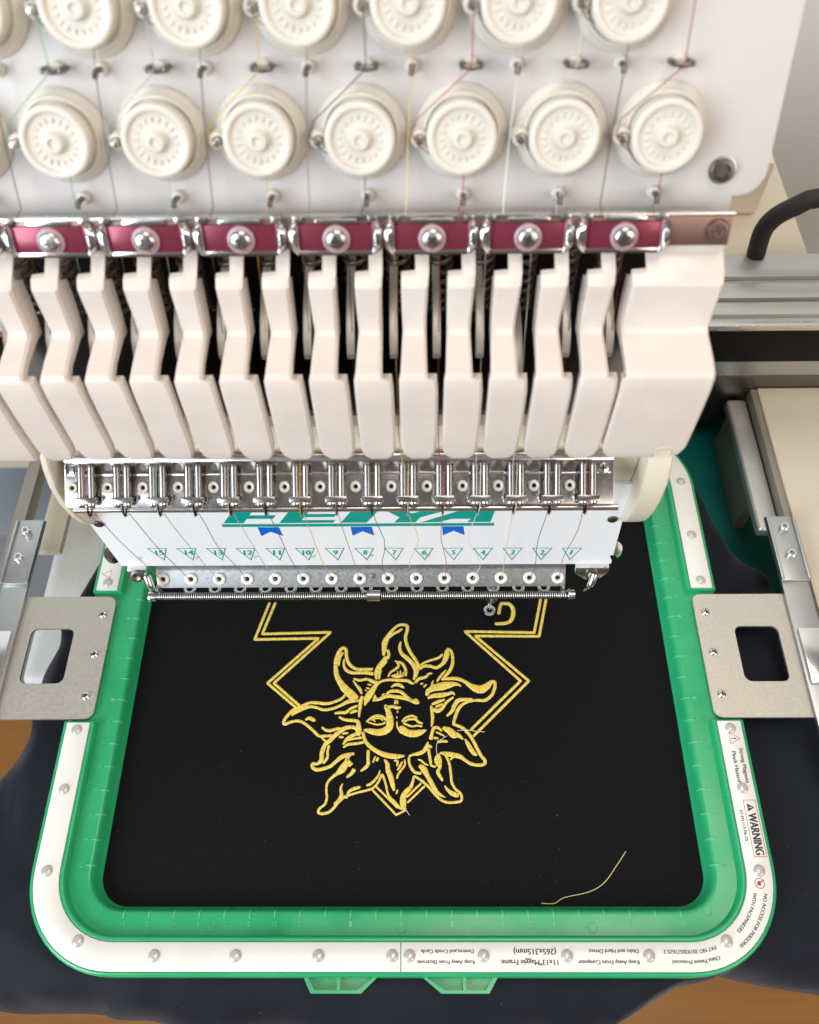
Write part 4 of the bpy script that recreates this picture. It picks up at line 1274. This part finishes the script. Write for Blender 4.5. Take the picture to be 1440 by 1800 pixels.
# ------------------------------------------------------------------ threads, one per needle
TH = {1: ('dark red', (0.30, 0.02, 0.02)), 2: ('charcoal', (0.05, 0.045, 0.045)), 3: ('ivory', (0.70, 0.64, 0.50)), 4: ('white', (0.80, 0.78, 0.74)), 5: ('crimson', (0.45, 0.02, 0.03)),
      6: ('pale yellow', (0.70, 0.55, 0.22)), 7: ('black', (0.03, 0.028, 0.03)), 8: ('grey', (0.22, 0.20, 0.20)), 9: ('golden yellow', (0.66, 0.44, 0.05)), 10: ('dark grey', (0.09, 0.08, 0.08)),
      11: ('pale grey', (0.50, 0.48, 0.46)), 12: ('slate', (0.12, 0.12, 0.14)), 13: ('pale green', (0.25, 0.50, 0.30)), 14: ('dark brown', (0.07, 0.045, 0.035)), 15: ('rust', (0.32, 0.08, 0.04))}
rng = random.Random(3)
for i in range(1, 16):
    name, col = TH[i]
    x = needle_x(i)
    pts = []
    if i % 2 == 1:                                    # lower row of dials
        k = (i - 1)//2
        u = 82.6 - 29.75*k
        pts += [pan(u + 2.6, 78, 7), pan(u + 2.4, 19, 6.2), pan(u + 1.6, 17.2, 6.6), pan(u - 13.6, 4.3, 7.0), pan(u - 14.6, 0.1, 6.8), pan(u - 12.5, -2.7, 6.4), pan(u - 6, -7.7, 5.6), pan(u + 1, -9.5, 5.6), pan(u + 0.6, -18.6, 6.2), pan(u - 0.2, -21, 5.4)]
        ub = u - 0.6
    else:                                             # upper row
        k = (i - 2)//2
        u = 67.3 - 29.75*k
        pts += [pan(u + 2.0, 78, 7), pan(u - 12.4, 37, 7.0), pan(u - 13.9, 33.4, 6.8), pan(u - 11, 29.6, 6.2), pan(u + 1.5, 23.6, 5.6), pan(u + 0.9, 17.0, 6.6), pan(u - 0.5, -2, 6.4), pan(u - 1.2, -20, 6.0)]
        ub = u - 1.4
    gx = 76.0 - P*(i-1)
    pts += [bar(ub, 6.6, 0.4), bar(ub, 4.6, -2.2), bar(gx + 0.4, -6.6, -9.5), (gx + 0.4, 22, 272), (gx + 0.2, 12.6, 250.4), (gx + 0.3, 9.5, 244), (gx + 0.6, 1.0, 214), (gx + 1.6, 6.5, 186)]
    cx = 79.6 - P*(i-1)
    pts += [rp(cx + 0.2, 1.5, 5.6), rp(cx, 10, 5.0), rp(cx - 0.2, 19.5, 5.0), (cx - 0.6, -5.2, 166.4), (cx - 0.4, -1.2, 162.5)]
    # slack run down the name plate to the eyelet
    e0, e1 = Vector((cx - 0.4, -1.2, 162.5)), Vector((x, 13.4, 73.2))
    slack = {7: 3.0, 6: 4.5, 5: 1.6, 4: 5.0, 2: 1.4, 1: 1.8, 12: 1.6}.get(i, 0.35)
    ph = rng.uniform(0, 6)
    for q in range(1, 9):
        t = q/9
        p = e0.lerp(e1, t)
        bow = math.sin(math.pi*t)
        p.x += slack*bow*math.sin(ph + t*5.0)
        p.y = min(p.y, 15.5) - 1.0*bow
        pts.append(tuple(p))
    pts += [tuple(e1), (x, 15.4, 70.5), (x, 20, 66), (x + 0.1, 31.0, 45), (x + 0.2, 33.2, (FAB + 3 if i == 3 else 30))]
    sm = [Vector(pts[0])]
    head = 10 if i % 2 == 1 else 8
    for a, b in zip(pts[:-1], pts[1:]):
        n = max(1, int((Vector(b)-Vector(a)).length/9))
        sm += [Vector(a).lerp(Vector(b), (k+1)/n) for k in range(n)]
    o = MB().tube(sm, 0.17, 5).build('thread', thread_mat(name.replace(' ', '_') + '_thread', col), smooth=70)
    tag(o, f'{name} thread running down the machine head to needle eyelet number {i}', 'thread', 'threads strung through the machine head')

# ------------------------------------------------------------------ loose thread ends on the cloth
def lie(name, pts, r, m, label):
    sm = catmull([(x, y, FAB + z) for x, y, z in pts], 1.0)
    o = MB().tube(sm, r, 6).build(name, m, smooth=70)
    return tag(o, label, 'thread', 'loose thread ends on the cloth')
yel = thread_mat('pale_yellow_loose_thread', (0.70, 0.60, 0.22))
wht = thread_mat('white_loose_thread', (0.75, 0.72, 0.66))
lie('loose_thread', [(71.8,-131.3,0.4), (78.5,-131.3,0.5), (83.8,-128.6,0.5), (96.6,-125.9,0.6), (105.1,-121.5,0.6), (113.0,-112.7,0.6), (118.3,-106.2,0.4)], 0.22, yel, 'long pale yellow thread end lying on the black cloth near the hoop edge')
lie('loose_thread', [(31.1,-41.2,0.9), (36.3,-40.9,1.0), (42.1,-41.6,0.9), (46.7,-41.9,0.6)], 0.17, wht, 'short white thread end crossing the gold border beside the sun')
lie('loose_thread', [(25.2,-44.2,0.8), (21.6,-46.4,0.9), (19.3,-48.7,0.9), (19.2,-53.6,0.9), (19.9,-55.8,0.7)], 0.15, wht, 'forked white thread end between two rays beside the sun face')
lie('loose_thread', [(1.8,-82.1,0.8), (2.1,-84.8,0.7), (3.9,-87.5,0.4)], 0.17, wht, 'short curled thread end at the lowest point of the border')

# ------------------------------------------------------------------ what stands around and behind
def thing(name, label, cat, parts, group=None):
    root = bpy.data.objects.new(name, None)
    COL.objects.link(root)
    tag(root, label, cat, group)
    for nm, b, m, k in parts: b.build(nm, m, root, **k)
    return root
thing('machine_table', 'cream laminate table with a grey edge beside the steel frame arm', 'table', [
    ('table_top', MB().box(252, 800, -10, 205, -9, -3.2), M['table'], dict(bevel=1.0)),
    ('edge_strip', MB().box(247.2, 251.8, -10, 205, -14, -4.5), M['edge'], dict(bevel=0.6)),
    ('table_leg', MB().box(700, 740, 80, 120, -800, -9.2), M['edge'], {})])
thing('guide_rail', 'grey steel guide rail with a cream ledge beside the left white support block', 'guide rail', [
    ('rail_bar', MB().box(-257, -248.5, 40, 205, -16, -4.5), M['edge'], dict(bevel=0.8)),
    ('ledge', MB().box(-248.3, -232, 88, 205, -34, -28), M['table'], dict(bevel=1.5))])
rails = [('beam_body', MB().box(-420, 900, 206.5, 272, 8, 60), M['alu'], dict(bevel=1.0)),
         ('front_plate', MB().box(-420, 900, 203.5, 206.3, 26, 56), M['black'], dict(bevel=0.4)),
         ('steel_lip', MB().box(-420, 900, 203, 207, 56.4, 61), M['steel'], dict(bevel=0.4)),
         ('lower_channel', MB().box(-420, 900, 205.6, 272, -40, 7.8), M['dark_steel'], dict(bevel=0.6))]
for y0, y1 in ((211, 222), (226, 240), (246, 262)):
    rails.append(('beam_rib', MB().box(-420, 900, y0, y1, 60.0, 63.5), M['alu'], dict(bevel=1.4)))
thing('drive_beam', 'pale aluminium drive beam with a black front plate behind the machine head', 'beam', rails)
thing('rear_cover', 'cream housing behind the aluminium beam where the black cable ends', 'housing', [
    ('cover_shell', MB().box(-420, 292, 275, 420, -200, 45), M['table'], dict(bevel=6)),
    ('cover_lid', MB().box(-420, 262, 330, 420, 45.2, 90), M['casing'], dict(bevel=5))])
cb_pts = catmull([(360, 262, 96), (310, 270, 104), (270.3, 272.8, 105), (257.2, 271.5, 100), (247.1, 271.5, 92), (242.6, 272, 80), (243.9, 270.9, 60)], 6)
tag(MB().tube(cb_pts, 6.2, 16).build('cable', M['cable'], smooth=70), 'thick black braided cable looping up from the aluminium beam', 'cable')
def support(x0, x1, y0, y1, z0, z1, label):
    thing('support_block', label, 'support block', [('block_body', MB().box(x0, x1, y0, y1, z0, z1), M['block'], dict(bevel=9, bseg=4)),
          ('block_foot', MB().box(x0 + 6, x1 - 6, y1 - 40, y1 - 6, -800, z0 + 0.5), M['slate'], {})], None)
support(-247, -203, 2, 202, -98, -47, 'white textured support block seen through the bracket opening')
thing('inner_rail', 'pale metal rail between the cream table edge and the teal pedestal', 'rail', [
    ('rail_plate', MB().box(232.5, 246.8, 93, 203, -22, -13), M['alu'], dict(bevel=3, bseg=3)),
    ('rail_foot', MB().box(237, 244, 124, 200, -63.5, -21.5), M['edge'], {})])
thing('teal_pedestal', 'dark teal enamelled pedestal under the hoop and cloth', 'pedestal', [
    ('base_body', MB().box(-150, 290, 24, 340, -330, -64), M['teal'], dict(bevel=18, bseg=5)),
    ('base_column', MB().box(-120, 200, 150, 330, -800, -330.5), M['slate'], {})])
thing('side_shade_block', 'added blue grey block for shaded floor and wall beyond the left frame arm', 'backdrop', [  # added block, stands in for floor and wall lying in shadow
    ('shade_block_body', MB().box(-760, -262, 236, 500, -780, -260), M['slate'], dict(bevel=4)),
    ('shade_block_top', MB().box(-766, -258, 230, 504, -259.8, -246), M['slate'], dict(bevel=2))])
wall = MB().box(-1500, 1800, 760, 780, -800, 1600).build('wall', mat('pale_blue_wall', (0.86, 0.90, 0.90), 0.7, noise=0.03, nscale=4), smooth=0)
wall['kind'] = 'structure'
